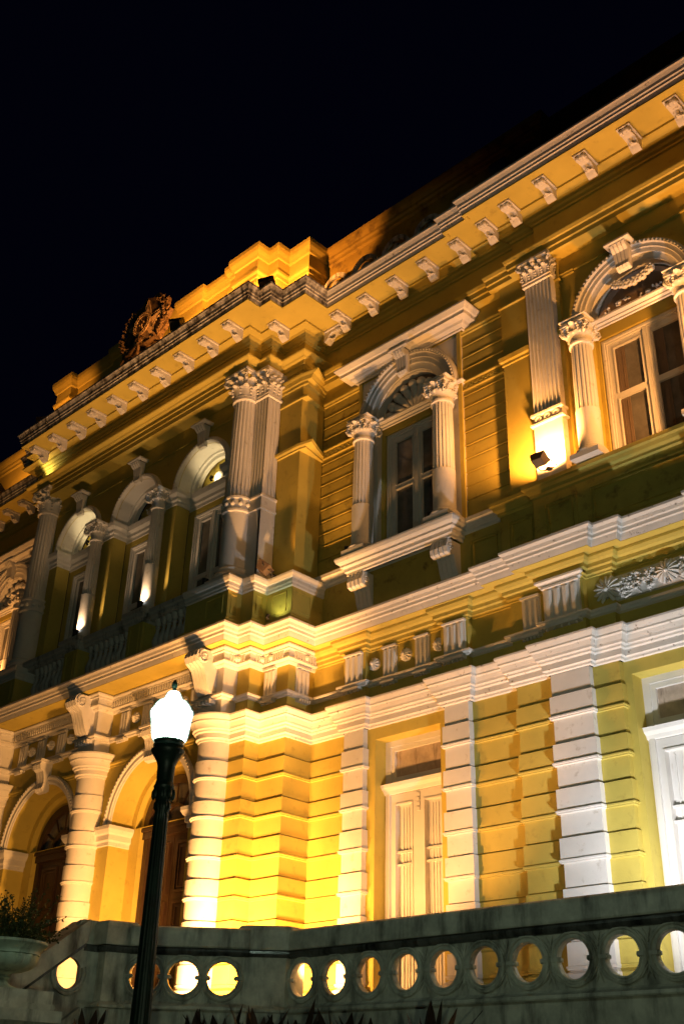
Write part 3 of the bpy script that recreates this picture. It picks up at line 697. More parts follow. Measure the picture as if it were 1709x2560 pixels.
# modillions: one built, the rest copied
def modillion():
    m = MB(); pr = [(0, 13.19), (-.46, 13.19), (-.475, 13.15), (-.46, 13.09), (-.40, 13.065), (-.33, 13.09), (-.25, 13.10), (-.17, 13.05), (-.13, 12.97), (-.07, 12.92), (-.02, 12.90), (0, 12.92)]
    for i in range(3):
        a = -.105 + i * .073; m.extr(pr, a, a + .062)
    m.extr([(y * .93, z) for y, z in pr], -.10, .10)
    m.box(-.145, .145, -.50, .0, 13.165, 13.2085)
    leaf(m, (0, -.10, 12.96), (0, -.6, -.3), (1, 0, 0), .06, .14, .20)
    for sx in (-1, 1):
        m.ell((sx * .07, -.45, 13.10), (.045, .05, .05), 8, 5)
        pts = [(sx * .112, -.40 + .055 * (1 - t * .8) * cos(t * 9), 13.12 + .055 * (1 - t * .8) * sin(t * 9)) for t in [k / 9 for k in range(10)]]
        m.tube(pts, .011, 5)
    m.v = [(x * .78, y * .84, 13.2085 + (z - 13.2085) * .80) for x, y, z in m.v]
    return part(m, "modillion", WHTS, 35)
m0 = modillion()
base0 = Vector(m0.location)
spots = [(-13.25 - .7545 * k, -1.185 - .28, 0) for k in range(1, 10)] + [(-13.28, -1.185 - .28, 0), (-12.62, -.58 - .28, 0)]
spots += [(-12.383 + .68 + .715 * k + .18, -.28, 0) for k in range(0, 5)] + [(-8.02, -.33, 0), (-7.48, -.42, 0), (-6.76, -.48, 0), (-5.99, -.48, 0), (-5.21, -.48, 0), (-4.43, -.48, 0), (-3.65, -.48, 0)]
spots += [(-21.05 - .72 * k, -.28, 0) for k in range(1, 7)]
for i, (x, y, rz) in enumerate(spots):
    if i == 0: m0.location = base0 + Vector((x, y, 0))
    else:
        pcopy(m0, base0 + Vector((x, y, 0)))
pcopy(m0, base0 + Vector((-12.383 + .28, -.27, 0)), pi / 2)

# --- parapet of the portico, attic of the wing, roof
PAR = [(-20.85, -.30), (-20.85, -1.20), (-20.05, -1.20), (-20.05, -1.02), (-19.5, -1.02), (-18.6, -1.02), (-18.6, -1.12), (-18.0, -1.12), (-18.0, -1.02), (-16.1, -1.02), (-16.1, -1.12), (-15.15, -1.12), (-15.15, -1.02), (-14.4, -1.02), (-14.4, -1.12), (-14.17, -1.12), (-14.17, -1.2)] + [(-13.27, -1.2), (-13.27, -.90), (-12.98, -.90), (-12.98, -.585), (-12.39, -.585), (-12.39, 0)]
def parapet(name, plan, m):
    part(MB().sweep(plan, [(-.06, 13.55), (-.06, 13.80), (-.10, 13.83), (-.10, 14.85), (-.08, 14.87), (-.08, 14.95), (-.05, 15.0), (-.05, 15.06), (-.09, 15.08), (-.09, 15.36), (-.06, 15.38), (-.04, 15.44), (0, 15.52), (0.02, 15.60), (.02, 15.69), (-.25, 15.72)]), name, m)
parapet("parapet", PAR, YEL)
part(MB().box(-20.7, -13.4, -.9, -.4, 13.55, 15.5).box(-20.7, -12.5, -.39, 3, 13.55, 15.5), "parapet_backing", YEL)
pp = MB(); panel_frame(pp, -14.05, -13.40, 13.95, 14.75, -1.10, .05, .03); part(pp, "parapet_panel", YEL)
pp = MB(); panel_frame(pp, -20.75, -20.15, 13.95, 14.75, -1.10, .05, .03); part(pp, "parapet_panel", YEL)
pp = MB(); panel_x(pp, -12.49, -.50, -.10, 13.95, 14.75, .04, .02); part(pp, "parapet_panel", YEL)
ATT = [(-12.39, 0), (-8.9, 0), (-7.16, 0), (-7.16, .25), (-1, .25)]
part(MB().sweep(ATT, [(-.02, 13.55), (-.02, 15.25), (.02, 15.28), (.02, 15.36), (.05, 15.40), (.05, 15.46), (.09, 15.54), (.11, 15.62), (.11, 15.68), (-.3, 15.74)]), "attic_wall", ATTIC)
part(MB().sweep([(-32, 0), (-21.6, 0)], [(-.02, 13.55), (-.02, 15.25), (.02, 15.28), (.02, 15.36), (.05, 15.40), (.05, 15.46), (.09, 15.54), (.11, 15.62), (.11, 15.68), (-.3, 15.74)]), "attic_wall", YEL)
for i in range(13):
    x = -12.0 + i * .80; sc = MB()
    sc.ring(x, 14.35, [(.36, -.16), (.36, -.22), (.27, -.22), (.27, -.16), (.36, -.16)], 0, pi, 20)
    sc.ell((x, -.18, 14.42), (.12, .05, .14), 8, 6)
    sc.box(x - .36, x + .36, -.22, -.10, 14.20, 14.35)
    part(sc, "cresting_scallop", WHTD, 40)
part(MB().sweep([(-8.6, .9), (-1, .9)], [(0, 15.5), (-.1, 16.0), (-2.6, 17.4)]), "roof", SLATE)
part(MB().box(-8.25, -7.9, -.08, .0, 14.85, 15.15), "attic_window", GLASS)

# --- giant columns of the upper storey
def giant_column(x, y):
    r = .235; m = MB(); nf = 20
    def fl(rr, a, z): return rr if z < 9.70 or z > 11.79 else rr * (1 - .075 * max(0, cos(a * nf)) ** .7)
    m.lathe(x, y, [(r * 1.05, 9.69), (r * 1.05, 9.70), (r * 1.03, 10.4), (r * .93, 11.79), (r * .93, 11.85)], 120, flute=fl)
    m.lathe(x, y, [(r * 1.10, 8.28), (r * 1.12, 8.9), (r * 1.10, 9.38)], 40)
    c = part(m, "giant_column", WHT, 35)
    b = MB().lathe(x, y, [(r * 1.10, 9.36), (r * 1.24, 9.38), (r * 1.24, 9.42), (r * 1.14, 9.44), (r * 1.14, 9.62), (r * 1.24, 9.64), (r * 1.24, 9.68), (r * 1.05, 9.70)], 40)
    for i in range(12):
        a = 2 * pi * i / 12; b.ell((x + r * 1.15 * cos(a), y + r * 1.15 * sin(a), 9.53), (.05, .05, .05), 7, 5)
    part(b, "shaft_band", WHT, 40, parent=c)
    part(MB().box(x - r * 1.45, x + r * 1.45, y - r * 1.45, y + r * 1.45, 7.95, 8.06).lathe(x, y, [(r * 1.42, 8.06), (r * 1.5, 8.10), (r * 1.42, 8.15), (r * 1.22, 8.17), (r * 1.2, 8.21), (r * 1.3, 8.24), (r * 1.1, 8.28)], 36), "column_base", WHT, 40, parent=c)
    k = MB().lathe(x, y, [(r * .93, 11.80), (r * 1.08, 11.82), (r * 1.08, 11.86), (r * .95, 11.88)], 36)
    capital_round(k, x, y, 11.86, 12.45, r * .95, .32); part(k, "capital", WHT, 50, parent=c)
    return c
GX, GY = -13.53, -.98
gc = giant_column(GX, GY)
bpy.context.view_layer.update()
dup(gc, P, (-20.35 - GX, 0, 0))
# fluted corner pilaster next to the right giant column
cpm = MB(); fluted(cpm, -13.36, -12.96, -.86, .07, 9.70, 11.83, 5)
cpm.box(-13.36, -12.95, -.935, -.86, 7.95, 9.37)
cpl = part(cpm, "pilaster", WHT)
sd = MB(); n = 4
pts = [(-12.96, -.93)]; w = .33 / n
for i in range(n):
    a = -.93 + i * w; pts += [(-12.96, a + w * .14), (-12.98, a + w * .26), (-12.99, a + w * .5), (-12.98, a + w * .74), (-12.96, a + w * .86)]
pts += [(-12.96, -.60)]; N = len(pts)
sd.add([(p[0], p[1], 9.70) for p in pts] + [(p[0], p[1], 11.83) for p in pts], [(i, i + 1, N + i + 1, N + i) for i in range(N - 1)])
sd.box(-12.99, -12.94, -.935, -.59, 7.95, 9.37)
sd.sweep([(-13.36, -.86), (-13.36, -.93), (-12.95, -.93), (-12.95, -.58)], [(0, 9.37), (.03, 9.38), (.03, 9.42), (.01, 9.44), (.01, 9.62), (.03, 9.64), (.03, 9.68), (0, 9.70)])
sd.sweep([(-13.36, -.86), (-13.36, -.93), (-12.95, -.93), (-12.95, -.58)], [(0, 11.80), (.03, 11.82), (.03, 11.86), (.0, 11.88)])
part(sd, "pilaster_return", WHT, parent=cpl)
k = MB(); capital_flat(k, -13.36, -12.95, -.935, 11.86, 12.45, .30, 3)
for zz, hh in ((.07, .40), (.32, .40)):
    for i in range(3): leaf(k, (-12.945, -.86 + i * .11, 11.86 + .59 * zz), (1, 0, 0), (0, 1, 0), .59 * hh, .11, .09)
volute(k, (-12.90, -.62, 12.30), (1, .4, 0), .09, .035)
part(k, "capital", WHT, 50, parent=cpl)

# --- pedestals and balcony of the portico
PEDP = [(-13.98, -.9), (-13.98, -1.185), (-13.3, -1.185), (-13.3, -.88), (-13.0, -.88), (-13.0, -.58), (-12.383, -.58), (-12.383, 0)]
DADO = [(.29, 6.99), (.29, 7.12), (.26, 7.14), (.22, 7.17), (.22, 7.68)]
CAPP = [(.22, 7.66), (.24, 7.68), (.24, 7.72), (.25, 7.74), (.25, 7.80), (.27, 7.82), (.285, 7.88), (.285, 7.92), (.1, 7.96)]
part(MB().sweep(PEDP, DADO), "pedestal_dado", YEL)
part(MB().sweep(PEDP, CAPP), "pedestal_cap", WHT)
PEDL = [(-20.72, -.9), (-20.72, -1.185), (-20.02, -1.185), (-20.02, -.9)]
part(MB().sweep(PEDL, DADO), "pedestal_dado", YEL)
part(MB().sweep(PEDL, CAPP), "pedestal_cap", WHT)
pf = MB(); panel_frame(pf, -12.64, -12.28, 7.24, 7.60, -.80, .02, .012); part(pf, "pedestal_panel", YEL)
pf = MB(); panel_x(pf, -12.163, -.78, -.36, 7.24, 7.60); part(pf, "pedestal_panel", YEL)
pf = MB(); panel_frame(pf, -13.65, -13.2, 7.24, 7.6, -1.405, .02, .012); part(pf, "pedestal_panel", YEL)
pf = MB(); panel_x(pf, -13.08, -1.34, -1.20, 7.24, 7.60); part(pf, "pedestal_panel", YEL)
pf = MB(); panel_x(pf, -12.78, -1.04, -.88, 7.24, 7.6); part(pf, "pedestal_panel", YEL)
pf = MB(); panel_x(pf, -19.80, -1.40, -1.0, 7.24, 7.6); part(pf, "pedestal_panel", YEL)
pf = MB(); panel_frame(pf, -20.5, -19.9, 7.24, 7.6, -1.405, .02, .012); part(pf, "pedestal_panel", YEL)
MP = (-15.90, -18.02)
for x in MP:
    mp = MB(); mc = MB()
    mp.sweep([(x - .22, -.95), (x - .22, -1.26), (x + .22, -1.26), (x + .22, -.95)], [(.03, 7.0), (.03, 7.1), (0, 7.12), (0, 7.86)])
    panel_frame(mp, x - .15, x + .15, 7.22, 7.78, -1.26, .02, .012); panel_x(mp, x + .22, -1.2, -1.02, 7.22, 7.78)
    mc.sweep([(x - .22, -.95), (x - .22, -1.26), (x + .22, -1.26), (x + .22, -.95)], [(0, 7.84), (.03, 7.86), (.03, 7.90), (.07, 7.93), (.07, 7.98), (.11, 8.01), (.11, 8.09), (0, 8.11)])
    part(mp, "balcony_pedestal", YEL); part(mc, "balcony_pedestal_cap", WHTB)
for x0, x1 in ((-13.70, -15.57), (-16.23, -17.69), (-18.35, -19.9)):
    rl = MB(); rl.sweep([(x1, -1.18), (x0, -1.18)], [(-.26, 7.84), (.0, 7.845), (.0, 7.89), (.03, 7.91), (.03, 7.96), (.06, 7.99), (.06, 8.07), (-.28, 8.09)])
    rl.box(x1, x0, -1.20, -.95, 7.03, 7.16)
    part(rl, "balcony_rail", WHTB)
bal = None; pr = [(.075, 7.16), (.075, 7.19), (.045, 7.21), (.04, 7.24), (.085, 7.36), (.09, 7.42), (.06, 7.52), (.035, 7.60), (.035, 7.66), (.055, 7.68), (.035, 7.72), (.06, 7.76), (.075, 7.80), (.075, 7.845)]
for x0, x1, n in ((-14.35, -15.50, 7), (-16.30, -17.62, 8), (-18.42, -19.55, 7)):
    for i in range(n):
        x = x0 + (x1 - x0) * (i + .5) / n
        if bal is None: bal = part(MB().lathe(0, 0, pr, 16), "baluster", WHTB, 40); b0 = Vector(bal.location); bal.location = b0 + Vector((x, -1.09, 0))
        else:
            pcopy(bal, b0 + Vector((x, -1.09, 0)))
part(MB().box(-20.9, -13.0, -1.0, .5, 6.95, 7.06), "balcony_floor", STONE)

# --- upper loggia
AX = (-14.86, -16.98, -19.10)
part(MB().wall(-21.1, -13.2, 7.0, 12.3, [arch(x, .75, 7.0, 10.80) for x in AX], -.85, .33), "wall", YEL)
part(MB().sweep([(-21, -.85), (-13.4, -.85)], [(0, 11.81), (.02, 11.815), (.02, 11.85), (0, 11.855)], False), "wall_moulding", YEL)
for x in AX:
    a = MB().ring(x, 10.80, [(.86, -.82), (.86, -.90), (.84, -.93), (.78, -.935), (.755, -.90), (.75, -.80)], 0, pi, 48)
    n = 34
    for i in range(n):
        t = pi * (i + .5) / n; a.ell((x + .805 * cos(t), -.932, 10.80 + .805 * sin(t)), (.020, .018, .020), 6, 4)
    part(a, "arch_moulding", WHT, 35)
    # white lined soffit of the arch
    part(MB().ring(x, 10.80, [(.748, -.84), (.745, -.56), (.70, -.55), (.70, -.50), (.62, -.49), (.62, -.40)], 0, pi, 40), "arch_soffit", WHT, 30)
    keystone(x, -.88, 11.98, 11.45, .30, .20)
    part(MB().wall(x - .76, x + .76, 7.0, 10.50, [rect(x - .60, x + .60, 7.0, 10.30)], -.50, .15), "window_reveal", YEL)
    part(MB().ring(x, 10.80, [(.66, -.35), (.01, -.30)], 0, pi, 30), "tympanum", YELD)
    casement(x - .60, x + .60, 7.06, 10.30, -.42, 8.9)
    tm = [(0, 10.42), (.02, 10.43), (.02, 10.50), (.05, 10.53), (.05, 10.60), (.10, 10.66), (.11, 10.74), (.11, 10.79), (0, 10.80)]
    tz = MB().sweep([(x - .76, -.49), (x + .76, -.49)], tm)
    part(tz, "transom_moulding", WHT)
    # carved cartouche in the arch head, catching the hidden lamp
    ct = MB(); ct.ell((x - .02, -.43, 10.98), (.14, .06, .17), 12, 8)
    scrolls(ct, x - .3, x + .3, 10.82, 11.15, -.38, 22, int(-x * 10), .03, .06); part(ct, "cartouche", WHT, 50)
TI = [(0, 10.46), (.02, 10.47), (.02, 10.53), (.05, 10.56), (.05, 10.63), (.10, 10.69), (.11, 10.75), (.11, 10.79), (-.1, 10.80)]
for x0, x1 in ((-14.11, -13.5), (-16.23, -15.61), (-18.35, -17.73), (-20.6, -19.85)):
    part(MB().sweep([(x0, -.50), (x0, -.85), (x1, -.85), (x1, -.50)], TI), "impost_moulding", WHT)
for x in (-15.92, -18.04): small_column(x, -1.05, 7.95, 10.36, 10.80, .125, .19, 9.12)
for x in (-15.92, -18.04): part(MB().sweep([(x - .12, -.9), (x - .12, -1.17), (x + .12, -1.17), (x + .12, -.9)], [(p * .8, 10.80 - .62 + (z - 10.46) * .5 + .45) for p, z in TI]), "impost_block", WHT)

# --- lower portico: rusticated columns, arches, consoles
LX = (-13.66, -17.13, -20.60)
def lower_column(x):
    y = -.93; r0 = .285
    m = MB(); pr = []
    for i in range(len(JT) - 1):
        a, b = JT[i], JT[i + 1]
        if i % 2 == 0: pr += [(r0, a), (r0, b + .004), (r0 - .012, b + .002), (r0 - .012, b)]
        else: pr += [(r0 + .018, a - .001), (r0 + .022, a - .006), (r0 + .022, b + .05), (r0 + .036, b + .044), (r0 + .038, b + .036), (r0 + .036, b + .028), (r0 + .024, b + .022), (r0 + .022, b + .006), (r0 + .004, b)]
    pr += [(r0, 1.5), (r0 + .08, 1.45), (r0 + .08, 1.0)]
    m.lathe(x, y, pr, 48); c = part(m, "rusticated_column", WHT, 30)
    part(MB().lathe(x, y, [(r0 - .02 + p * 1.15, z) for p, z in BELT[:-1]] + [(.1, 5.61)], 48), "capital", WHT, 30, parent=c)
    return c
lc = lower_column(LX[0])
bpy.context.view_layer.update()
for x in LX[1:]: dup(lc, P, (x - LX[0], 0, 0))
def dosseret(x, right=False):
    x0, x1 = x - .27, x + .27
    if right: x0, x1 = -13.93, -13.302
    part(MB().box(x0, x1, -1.18, -.80, 5.60, 6.68), "impost_block", WHT)
    s = MB()
    s.sweep([(x0, -.85), (x0, -1.18), (x1, -1.18), (x1, -.85)], [(0, 5.842), (.05, 5.85), (.055, 5.875), (.085, 5.895), (.085, 5.925), (0, 5.935)])
    part(MB().sweep([(x0, -.85), (x0, -1.18), (x1, -1.18), (x1, -.85)], DB), "impost_block_crown", WHT)
    for k in range(5): s.box(x0 + .06 + k * .09, x0 + .10 + k * .09, -1.30, -1.16, 5.78, 5.852)
    part(s, "impost_block_moulding", WHT)
    c = MB(); xm = (x0 + x1) / 2 - .02
    prf = [(-1.18, 6.66), (-1.56, 6.66), (-1.62, 6.60), (-1.64, 6.52), (-1.60, 6.43), (-1.52, 6.38), (-1.47, 6.34), (-1.42, 6.22), (-1.38, 6.10), (-1.33, 6.00), (-1.28, 5.94), (-1.18, 5.94)]
    for k in range(4):
        a = xm - .17 + k * .088; c.extr(prf, a, a + .068)
    c.extr([(-1.18 + (y + 1.18) * .92, z) for y, z in prf], xm - .165, xm + .165)
    for sx in (-1, 1):
        pts = [(xm + sx * .175, -1.49 + .125 * (1 - t * .85) * cos(t * 10.5 + 1.2), 6.52 + .125 * (1 - t * .85) * sin(t * 10.5 + 1.2)) for t in [q / 18 for q in range(19)]]
        c.tube(pts, .018, 6); c.ell((xm + sx * .172, -1.49, 6.52), (.02, .035, .035), 8, 5)
    part(c, "scroll_console", WHT, 30)
dosseret(LX[0], True); dosseret(LX[1]); dosseret(LX[2])
LA = (-15.395, -18.865)
part(MB().wall(-21.1, -13.3, 1.0, 6.72, [arch(x, 1.10, 1.0, 4.30, 40) for x in LA], -.85, .44), "wall", YEL)
part(MB().sweep([(-20.8, -.85), (-13.9, -.85)], DB), "dentil_band", WHT)
dm = MB(); x = -20.3
while x < -13.95:
    dm.box(x, x + .03, -.985, -.948, 6.485, 6.597); x += .072
part(dm, "dentils", WHT)
for i, x in enumerate(LA):
    a = MB().ring(x, 4.30, [(1.27, -.83), (1.27, -.90), (1.25, -.92), (1.21, -.925), (1.19, -.90), (1.13, -.90), (1.12, -.88), (1.099, -.87), (1.099, -.80)], 0, pi, 56)
    n = 52
    for k in range(n):
        t = pi * (k + .5) / n; a.ell((x + 1.228 * cos(t), -.922, 4.30 + 1.228 * sin(t)), (.022, .018, .022), 6, 4)
    part(a, "arch_moulding", WHT, 35)
    part(MB().ring(x, 4.30, [(1.097, -.845), (1.097, -.415), (.98, -.41), (.98, -.30), (.84, -.30), (.84, -.20)], 0, pi, 44), "arch_soffit", YEL, 30)
    part(MB().wall(x - 1.12, x + 1.12, 1.0, 4.30, [rect(x - .82, x + .82, 1.0, 4.30)], -.41, .12), "door_reveal", YEL)
    # console keystone
    c = MB(); prf = [(-.85, 5.80), (-1.10, 5.80), (-1.13, 5.74), (-1.10, 5.66), (-1.04, 5.62), (-1.00, 5.50), (-.99, 5.40), (-1.02, 5.30), (-.98, 5.24), (-.90, 5.22), (-.85, 5.26)]
    for k in range(3):
        q = x - .13 + k * .09; c.extr(prf, q, q + .075)
    c.extr([(-.85 + (y + .85) * .9, z) for y, z in prf], x - .118, x + .118); c.box(x - .19, x + .19, -1.15, -.85, 5.80, 5.842)
    part(c, "scroll_keystone", WHT, 30)
    # dark wooden door with fanlight
    d = MB(); yb = -.26
    d.box(x - .82, x - .70, yb - .05, yb + .05, 1.0, 4.1).box(x + .70, x + .82, yb - .05, yb + .05, 1.0, 4.1).box(x - .82, x + .82, yb - .09, yb + .05, 4.10, 4.22).box(x - .84, x + .84, yb - .13, yb + .05, 4.22, 4.28)
    d.ring(x, 4.28, [(.84, yb - .05), (.84, yb - .08), (.70, yb - .08), (.70, yb + .03)], 0, pi, 36)
    d.ring(x, 4.28, [(.36, yb - .04), (.36, yb - .06), (.30, yb - .06), (.30, yb + .02)], 0, pi, 28)
    do = part(d, "door", WOOD, 30)
    sp = MB()
    for k in range(1, 6):
        t = pi * k / 6; sp.tube([(x + .3 * cos(t), yb - .03, 4.28 + .3 * sin(t)), (x + .72 * cos(t), yb - .03, 4.28 + .72 * sin(t))], .018, 6)
    part(sp, "fanlight_bars", WOOD, parent=do)
    part(MB().ring(x, 4.28, [(.72, yb + .005), (.01, yb + .006)], 0, pi, 36), "pane", GLASS, parent=do)
    for s0, s1 in ((x - .70, x - .01), (x + .01, x + .70)):
        lf = MB().box(s0, s1, yb, yb + .04, 1.0, 4.1)
        for a, b in ((1.15, 1.9), (2.05, 3.0), (3.12, 3.98)):
            panel_frame(lf, s0 + .09, s1 - .09, a, b, yb, .05, .03); panel_frame(lf, s0 + .17, s1 - .17, a + .08, b - .08, yb, .03, .018)
        part(lf, "door_leaf", WOOD, parent=do)
IMP = [(0, 3.95), (.02, 3.96), (.02, 4.02), (.05, 4.05), (.05, 4.14), (.08, 4.17), (.11, 4.23), (.11, 4.29), (-.1, 4.30)]
for x0, x1 in ((-14.295, -13.7), (-17.765, -16.495), (-21.0, -19.965)): part(MB().sweep([(x0, -.42), (x0, -.85), (x1, -.85), (x1, -.42)], IMP), "impost_moulding", WHT)
part(MB().sweep([(-20.4, -.85), (-13.6, -.85)], [(0, 5.36), (.02, 5.365), (.02, 5.40), (.04, 5.415), (.04, 5.45), (0, 5.46)], False), "wall_moulding", YEL)
part(MB().sweep([(-20.4, -.85), (-13.9, -.85)], [(0, 5.842), (.05, 5.85), (.055, 5.875), (.085, 5.895), (.085, 5.925), (0, 5.935)], False), "frieze_ledge", WHT)
for x in LA:
    for k, dx in enumerate((-1.02, -.36, .36, 1.02)): trig(x + dx - .13, x + dx + .13, -.85, ZT0, 6.40, 3)
    for dx in (-.69, 0, .69): patera(x + dx, -.85, 6.18, .10)
# frieze details on the right pier of the portico
trig(-12.93, -12.66, -.58, ZT0, 6.40, 3)
def trig_side(x, y0, y1):
    m = MB().box(x - .02, x + .03, y0, y1, ZT0, 6.40); w = (y1 - y0) / 3
    for i in range(3): m.box(x + .03, x + .06, y0 + i * w + w * .18, y0 + (i + 1) * w - w * .18, ZT0, 6.33)
    m.box(x - .02, x + .075, y0 - .01, y1 + .01, 6.37, 6.40)
    for k in range(5): m.box(x, x + .11, y0 + .02 + k * .055, y0 + .045 + k * .055, 5.79, 5.84)
    part(m, "triglyph", WHT)
trig_side(-12.383, -.42, -.14)

# ------------------------------------------------------------------ ground, terrace, stairs
tag(MB().box(-60, 40, -60, 40, -1.7, -1.5).build("ground", SOIL), kind='structure')
tag(MB().box(-40, 10, -2.19, -.02, .80, 1.0).build("terrace_floor", STONE), kind='structure')
tag(MB().box(-24, -12.0, -4.0, -2.18, .78, .996).build("stair_landing", STONE), kind='structure')
st = MB()
for i in range(14): st.box(-22, -12.1, -4.0 - .32 * (i + 1), -4.0 - .32 * i, -1.6, .996 - .175 * (i + 1))
tag(st.build("stair_steps", STONE), "broad flight of stone steps climbing to the portico doors", "stairs", kind='structure')

# ------------------------------------------------------------------ marble balustrade with round openings
def run(owner, fr, L, holes, zt=1.92, th=.05, ct=.22):
    """straight balustrade run, u from 0 to L along the front; local frame (u, depth, z)"""
    m = MB().wall(0, L, 1.075, 1.60, [circ(u, 1.352, .182) for u in holes], 0, th, fr, True); o = []
    for u in holes:
        m.ring(u, 1.352, [(.262, 0), (.258, -.028), (.238, -.036), (.226, -.018), (.214, -.018), (.204, -.030), (.188, -.028), (.182, -.0)], 0, 2 * pi, 44, fr)
        m.ring(u, 1.352, [(.262, th), (.25, th + .012), (.21, th + .012), (.182, th)], 0, 2 * pi, 32, fr)
        for sx in (-1, 1):
            for k in (0, 1):
                c = [fr(u + sx * (.165 + .028 * j), yy, 1.352 + zz) for yy in (-.04, th + .01) for zz in (-.018, .018) for j in (0, 3.0)]
            m.add(c, [(0, 1, 3, 2), (4, 6, 7, 5), (0, 4, 5, 1), (2, 3, 7, 6), (0, 2, 6, 4), (1, 5, 7, 3)])
            m.ell(fr(u + sx * .166, .0, 1.352), (.024, .03, .028), 8, 6)
    part(m, "pierced_panel", MARB, 40, owner)
    for a, b in zip(holes, holes[1:]):
        c = (a + b) / 2; dec = MB()
        dec.add([fr(c - .035, -.002, 1.352), fr(c, -.002, 1.30), fr(c + .035, -.002, 1.352), fr(c, -.002, 1.404), fr(c, -.05, 1.352)], [(0, 1, 4), (1, 2, 4), (2, 3, 4), (3, 0, 4)])
        for sz in (-1, 1):
            for sx in (-1, 1):
                dec.tube([fr(c + sx * .01, -.006, 1.352 + sz * .07), fr(c + sx * .035, -.012, 1.352 + sz * .13), fr(c + sx * .085, -.010, 1.352 + sz * .19), fr(c + sx * .12, -.004, 1.352 + sz * .215)], [.006, .016, .013, .005], 5)
                dec.tube([fr(c + sx * .006, -.006, 1.352 + sz * .10), fr(c + sx * .012, -.012, 1.352 + sz * .16), fr(c + sx * .04, -.008, 1.352 + sz * .225)], [.005, .012, .004], 5)
            dec.ell(fr(c, -.008, 1.352 + sz * .13), (.012, .012, .035), 6, 4)
        part(dec, "leaf_carving", MARB, 40, owner)
    def band(pr, nm, mm, e0=.0):
        b = MB(); n = len(pr); vs = [fr(-e0, -p, z) for p, z in pr] + [fr(L + e0, -p, z) for p, z in pr] + [fr(-e0, ct * .6 + p, z) for p, z in pr] + [fr(L + e0, ct * .6 + p, z) for p, z in pr]
        fs = [(i, i + 1, n + i + 1, n + i) for i in range(n - 1)] + [(3 * n + i, 3 * n + i + 1, 2 * n + i + 1, 2 * n + i) for i in range(n - 1)]
        fs += [(n - 1, 2 * n - 1, 4 * n - 1, 3 * n - 1), (0, 2 * n, 3 * n, n)]
        fs += [tuple(range(n - 1, -1, -1)) + tuple(range(2 * n, 3 * n)), tuple(range(n, 2 * n)) + tuple(range(4 * n - 1, 3 * n - 1, -1))]
        b.add(vs, fs); part(b, nm, mm, 0, owner)
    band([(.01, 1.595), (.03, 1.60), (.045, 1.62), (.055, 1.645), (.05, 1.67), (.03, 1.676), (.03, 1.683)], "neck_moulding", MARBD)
    band([(.075, 1.683), (.085, 1.70), (.085, zt - .06), (.075, zt - .02), (.05, zt)], "coping", MARB)
    band([(.09, .985), (.10, 1.0), (.095, 1.03), (.06, 1.045), (.03, 1.06), (.015, 1.08)], "base_moulding", MARB)
    band([(.05, -1.5), (.05, .985)], "dado", MARB)

def pier(owner, poly, zt=1.95):
    """solid pier over a plan polygon, with base, dado and coping"""
    c = Vector((sum(p[0] for p in poly) / len(poly), sum(p[1] for p in poly) / len(poly)))
    def pts(e): return [(p[0] + (Vector(p) - c).normalized().x * e, p[1] + (Vector(p) - c).normalized().y * e) for p in poly]
    def stack(pr, nm, mm):
        b = MB(); n = len(poly)
        for e, z in pr: b.v += [(x, y, z) for x, y in pts(e)]
        for k in range(len(pr) - 1):
            for i in range(n): b.f.append((k * n + i, k * n + (i + 1) % n, (k + 1) * n + (i + 1) % n, (k + 1) * n + i))
        b.f += [tuple(range(n - 1, -1, -1)), tuple((len(pr) - 1) * n + i for i in range(n))]
        part(b, nm, mm, 0, owner)
    stack([(0, 1.06), (0, 1.60)], "pier_shaft", MARB)
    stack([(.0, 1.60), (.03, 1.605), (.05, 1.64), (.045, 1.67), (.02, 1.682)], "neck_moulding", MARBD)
    stack([(.08, 1.682), (.085, 1.70), (.085, zt - .06), (.07, zt - .02), (.04, zt)], "coping", MARB)
    stack([(.06, -1.5), (.06, .985), (.10, .99), (.10, 1.02), (.04, 1.05), (0, 1.06)], "pier_base", MARB)

BY = -2.2
b1 = thing("balustrade", (-7, BY, -1.5), "long grey marble balustrade with a row of round openings in front of the white-lit wall", "balustrade")
X0 = -10.33
holes = [-10.10 + .5432 * k - X0 for k in range(0, 15)]
run(b1, lambda u, y, z: (X0 + u, BY + y, z), 8.2, holes)
pier(b1, [(-10.34, -2.26), (-10.36, -1.93), (-10.55, -1.95), (-10.74, -2.20), (-10.74, -2.60), (-10.66, -2.58)], 1.965)
dx = Vector((1, 1, 0)).normalized(); dn = Vector((1, -1, 0)).normalized()   # along the splay (towards the corner), outward
A0 = Vector((-11.67, -3.60, 0))
b2 = thing("balustrade", (-11.2, -3.0, -1.5), "short splayed marble balustrade with golden-lit round openings behind the lamp post", "balustrade")
run(b2, lambda u, y, z: tuple(A0 + dx * u - dn * y + Vector((0, 0, z))), 1.44, [.20, .66, 1.13])
pier(b2, [(-11.67, -3.60), (-11.77, -3.89), (-11.92, -3.89), (-11.94, -4.10), (-12.02, -4.10), (-12.0, -3.55), (-11.85, -3.42)], 1.955)
